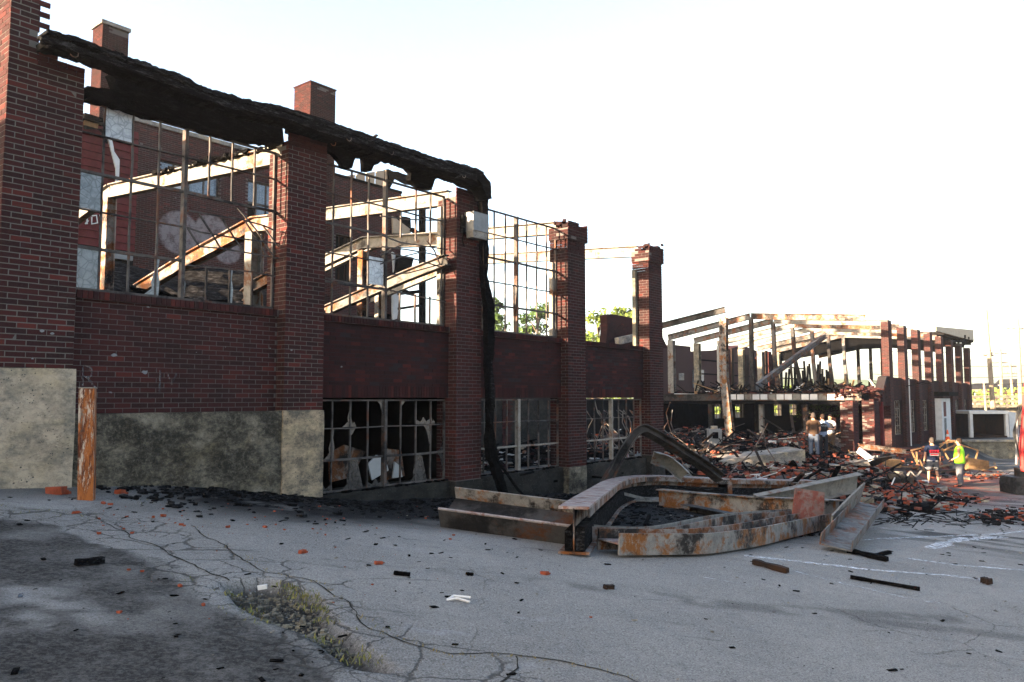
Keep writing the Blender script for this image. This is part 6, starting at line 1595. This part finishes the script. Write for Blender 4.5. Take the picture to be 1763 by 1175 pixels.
# ------------------------------------------------------------------ air
HZ = bpy.data.materials.new('air'); HZ.use_nodes = True; HZ.node_tree.nodes.clear()
ho = HZ.node_tree.nodes.new('ShaderNodeOutputMaterial'); hv = HZ.node_tree.nodes.new('ShaderNodeVolumePrincipled')
hv.inputs['Density'].default_value = .0003; hv.inputs['Color'].default_value = (.95, .96, 1, 1); hv.inputs['Anisotropy'].default_value = .3
HZ.node_tree.links.new(hv.outputs[0], ho.inputs['Volume']); MT['air'] = HZ
hz = MB().box(-950, 2600, -330, 2600, -8.5, 100).build('haze', 'air'); hz['kind'] = 'stuff'
# ------------------------------------------------------------------ people
def skinned(nodes, edges, sub=1):
    me = bpy.data.meshes.new('tmp'); names = list(nodes); ix = {k: i for i, k in enumerate(names)}
    me.from_pydata([nodes[k][0] for k in names], [(ix[a], ix[b]) for a, b in edges], [])
    o = bpy.data.objects.new('tmp', me); COL.objects.link(o)
    o.modifiers.new('s', 'SKIN'); o.modifiers.new('d', 'SUBSURF').levels = sub
    sk = me.skin_vertices[0].data
    for i, k in enumerate(names):
        r = nodes[k][1]; sk[i].radius = (r, r) if not isinstance(r, tuple) else r; sk[i].use_root = (i == 0)
    dg = bpy.context.evaluated_depsgraph_get(); ev = o.evaluated_get(dg); m2 = ev.to_mesh()
    v = [tuple(q.co) for q in m2.vertices]; f = [tuple(q.vertices) for q in m2.polygons]; ev.to_mesh_clear()
    bpy.data.objects.remove(o); return MB().add(v, f)
SK = plain('skin', (.36, .19, .125), .6, .15); MT['skin'] = SK
for nm, c_ in (('navy', (.005, .009, .024)), ('hivis', (.30, .72, .03)), ('grey_cloth', (.085, .088, .10)), ('jeans', (.06, .075, .105)), ('brown_shirt', (.045, .026, .016)), ('black_cloth', (.012, .012, .015)), ('khaki', (.06, .038, .022)), ('light_blue', (.14, .19, .28)), ('hair_grey', (.05, .04, .034)), ('hair_brown', (.025, .015, .010)), ('shirt_white', (.30, .30, .30)), ('print_red', (.65, .03, .05))):
    MT[nm] = plain(nm, c_, .85, .25, 9)
def person(label, pos, head, H, arms, cloth, trous, hair, shorts=False, bulk=1.0, vest=None, text=None, sleeve=.55, lean=0, stance=.1, hairtop=True):
    o = thing('person', label, 'person', pos, 'W'); o.rotation_euler = (0, 0, head); o.scale = (H / 1.75,) * 3; BASE[o.name] = Vector((0, 0, 0))
    b = bulk; hw = .095
    N_ = {'pel': ((0, 0, .93), (.11 * b, .085 * b)), 'bel': ((0, .015, 1.10), (.11 * b, .085 * b)), 'che': ((0, 0, 1.30), (.14 * b, .10 * b)), 'nb': ((0, -.01, 1.45), (.08, .07)), 'nk': ((0, .0, 1.52), .055), 'h1': ((0, .02, 1.59), (.07, .085)), 'h2': ((0, .015, 1.67), (.078, .092)), 'h3': ((0, .01, 1.73), (.05, .06))}
    E_ = [('pel', 'bel'), ('bel', 'che'), ('che', 'nb'), ('nb', 'nk'), ('nk', 'h1'), ('h1', 'h2'), ('h2', 'h3')]
    A = {}
    for sd, sg in (('L', -1), ('R', 1)):
        e, w_ = arms[sd]; sh = Vector((sg * .19 * b, 0, 1.41)); e = Vector((sg * e[0], e[1], e[2])); w_ = Vector((sg * w_[0], w_[1], w_[2])); hd = w_ + (w_ - e).normalized() * .07
        N_['s' + sd] = (tuple(sh), .058); N_['m' + sd] = (tuple(sh.lerp(e, .5)), .05); N_['e' + sd] = (tuple(e), .042); N_['w' + sd] = (tuple(w_), .028); N_['p' + sd] = (tuple(hd), (.04, .022))
        E_ += [('nb', 's' + sd), ('s' + sd, 'm' + sd), ('m' + sd, 'e' + sd), ('e' + sd, 'w' + sd), ('w' + sd, 'p' + sd)]; A[sd] = (sh, e, w_, hd)
        st_ = stance * sg
        N_['hp' + sd] = ((sg * .1, 0, .86), .095 * b); N_['kn' + sd] = ((sg * .1 + st_ * .5, .02, .49), .057); N_['cf' + sd] = ((sg * .1 + st_ * .75, -.015, .33), .055); N_['an' + sd] = ((sg * .1 + st_, -.03, .09), .036); N_['to' + sd] = ((sg * .115 + st_ * 1.1, .13, .035), (.04, .03))
        E_ += [('pel', 'hp' + sd), ('hp' + sd, 'kn' + sd), ('kn' + sd, 'cf' + sd), ('cf' + sd, 'an' + sd), ('an' + sd, 'to' + sd)]
    body = skinned(N_, E_)
    for sd in 'LR':
        sh, e, w_, hd = A[sd]; d = (hd - w_).normalized(); sx = d.cross(Vector((0, 0, 1))); sx = sx.normalized() if sx.length > .1 else Vector((0, 1, 0))
        for k in range(4):
            q = hd + sx * (k - 1.5) * .019; l = (.07, .08, .075, .058)[k]; body.tube([q, q + d * l * .55, q + d * l * .85 + Vector((0, .02, -.012))], .0095, 5, .006)
        q = hd - d * .04 + sx * .035; body.tube([q, q + d * .03 + sx * .03, q + d * .06 + sx * .03], .011, 5, .007)
    body.rock((0, .115, 1.625), .025, .04, .035); body.rock((-.08, .01, 1.63), .02, .03, .05); body.rock((.08, .01, 1.63), .02, .03, .05)
    for sg in (-1, 1): pass
    body.build('body', 'skin', o, smooth=True)
    for sg in (-1, 1): MB().rock((sg * .032, .100, 1.655), .018, .012, .01).build('eye', 'black_cloth', o)
    MB().rock((0, .102, 1.585), .045, .012, .01).build('mouth', 'brick_red2', o)
    # clothes
    c_ = {'hem': ((0, 0, .80), (.205 * b, .165 * b)), 'pel': ((0, 0, .92), (.20 * b, .16 * b)), 'bel': ((0, .015, 1.10), (.195 * b, .16 * b)), 'che': ((0, 0, 1.30), (.215 * b, .155 * b)), 'nb': ((0, -.01, 1.46), (.10, .085))}
    ce = [('hem', 'pel'), ('pel', 'bel'), ('bel', 'che'), ('che', 'nb')]
    for sd in 'LR':
        sh, e, w_, hd = A[sd]
        c_['s' + sd] = (tuple(sh), .088)
        if sleeve > 0: c_['m' + sd] = (tuple(sh.lerp(e, sleeve + .15)), .078); ce += [('nb', 's' + sd), ('s' + sd, 'm' + sd)]
        else: ce += [('nb', 's' + sd)]
    skinned(c_, ce).build('shirt', cloth, o, smooth=True)
    t_ = {'pel': ((0, 0, 1.02), (.19 * b, .15 * b)), 'pl2': ((0, 0, .92), (.19 * b, .15 * b))}; te = [('pel', 'pl2')]
    for sd, sg in (('L', -1), ('R', 1)):
        st_ = stance * sg
        t_['hp' + sd] = ((sg * .1, 0, .82), .125 * b); t_['kn' + sd] = ((sg * .1 + st_ * .45, .02, .50 if shorts else .49), .115 if shorts else .09 * b); te += [('pl2', 'hp' + sd), ('hp' + sd, 'kn' + sd)]
        if not shorts: t_['an' + sd] = ((sg * .1 + st_, -.02, .06), .08); te += [('kn' + sd, 'an' + sd)]
    skinned(t_, te).build('shorts' if shorts else 'trousers', trous, o, smooth=True)
    for sg in (-1, 1): skinned({'a': ((sg * (.1 + stance), -.05, .05), .05), 'b': ((sg * (.112 + stance * 1.05), .08, .045), (.052, .045)), 'c': ((sg * (.118 + stance * 1.1), .17, .035), (.045, .035))}, [('a', 'b'), ('b', 'c')]).build('shoe', 'black_cloth', o, smooth=True)
    skinned({'a': ((0, -.045, 1.56), (.085, .07)), 'b': ((0, -.025, 1.66), (.10, .095)), 'c': ((0, .0, 1.74), (.095, .11)), 'd': ((0, .02, 1.79), (.06, .08))}, [('a', 'b'), ('b', 'c'), ('c', 'd')]).build('hair', hair, o, smooth=True)
    if vest: skinned({'a': ((0, 0, .98), (.225 * b, .19 * b)), 'b': ((0, 0, 1.2), (.23 * b, .19 * b)), 'd': ((0, 0, 1.34), (.21 * b, .18 * b)), 'c': ((0, -.01, 1.47), (.14, .13))}, [('a', 'b'), ('b', 'd'), ('d', 'c')]).build('vest', vest, o, smooth=True)
    yb = -.175 * b
    if text == 'POLICE' or text == 'FIRE':
        cu = bpy.data.curves.new('t', 'FONT'); cu.body = text; cu.align_x = 'CENTER'; cu.size = .085 if text == 'POLICE' else .13; cu.extrude = .002
        to_ = bpy.data.objects.new('t', cu); COL.objects.link(to_); dg = bpy.context.evaluated_depsgraph_get(); me = bpy.data.meshes.new_from_object(to_.evaluated_get(dg)); bpy.data.objects.remove(to_)
        me.materials.clear(); me.materials.append(MT['shirt_white'] if text == 'POLICE' else MT['navy']); to_ = bpy.data.objects.new('lettering', me); COL.objects.link(to_); to_.parent = o
        to_.location = (0, yb - .035, 1.28 if text == 'POLICE' else 1.215); to_.rotation_euler = (PI / 2, 0, 0)
        if text == 'FIRE':
            MB().box(-.17, .17, yb - .03, yb - .02, 1.2, 1.32).build('back_print', 'print_red', o); MB().box(-.165, .165, yb - .03, yb - .02, 1.1, 1.198).build('back_print', 'shirt_white', o)
            MB().box(-.13, .13, yb - .034, yb - .031, 1.125, 1.165).build('back_print', 'print_red', o)
    return o
def heading(p, dx, dy): return math.atan2(dy, dx) - PI / 2
def psize(yh, yf, Z): return (yf - yh) / F_PX * Z * 1.005
down = ((.27, -.02, 1.12), (.29, .05, .86)); hip = ((.36, -.06, 1.14), (.24, .08, .98)); fold = ((.26, .06, 1.12), (.10, .24, 1.12)); half = ((.25, .0, 1.12), (.22, .2, 1.0))
Zp = gp(1605, 833).y
print('men Z', Zp)
pA = gp(1607, 834); person('man seen from behind in navy shirt with red and white back print and grey shorts', pA, heading(pA, .15, 1), psize(757, 834, pA.y), {'L': down, 'R': down}, 'navy', 'grey_cloth', 'hair_grey', True, 1.08, None, 'FIRE', stance=.08)
pB = gp(1654, 838); person('heavy man in bright yellow green sleeveless shirt and dark grey trousers facing left', pB, heading(pB, -.8, .55), psize(758, 838, pB.y), {'L': half, 'R': hip}, 'hivis', 'grey_cloth', 'hair_brown', False, 1.25, None, None, sleeve=0, stance=.10)
def offp(x, y, Z): return dp(x, y, Z)
pC = offp(1402, 787, 33.6); person('man in brown shirt and jeans standing left of the two officers with back turned', pC, heading(pC, .3, 1), psize(714, 787, 33.6), {'L': half, 'R': half}, 'brown_shirt', 'jeans', 'hair_grey', False, 1.05, None, None, stance=.03)
pD = offp(1418, 787, 34.2); person('officer in black vest lettered across the back with light blue sleeves', pD, heading(pD, .1, 1), psize(716, 787, 34.2), {'L': half, 'R': fold}, 'light_blue', 'black_cloth', 'hair_brown', False, 1.0, 'black_cloth', 'POLICE', stance=.02)
pE = offp(1431, 781, 35.0); person('officer with white sleeves, black vest and khaki trousers facing the camera', pE, heading(pE, -.75, -.65), psize(716, 781, 35.0), {'L': fold, 'R': half}, 'shirt_white', 'khaki', 'hair_brown', False, 1.0, 'black_cloth', None, stance=.03)
for p in (pC, pD, pE):     # slab the three stand on
    pass
single(MB().slab([(12.2, 31.2), (14.6, 31.6), (14.7, 35.8), (12.4, 35.6)], pE.z - .25, min(pC.z, pD.z, pE.z) - .005, 'z'), 'floor_slab', 'conc_block', 'cracked floor slab under the three standing officers', 'concrete slab', (13.3, 33.5, pE.z - .25))
print('feet z', pC.z, pD.z, pE.z)
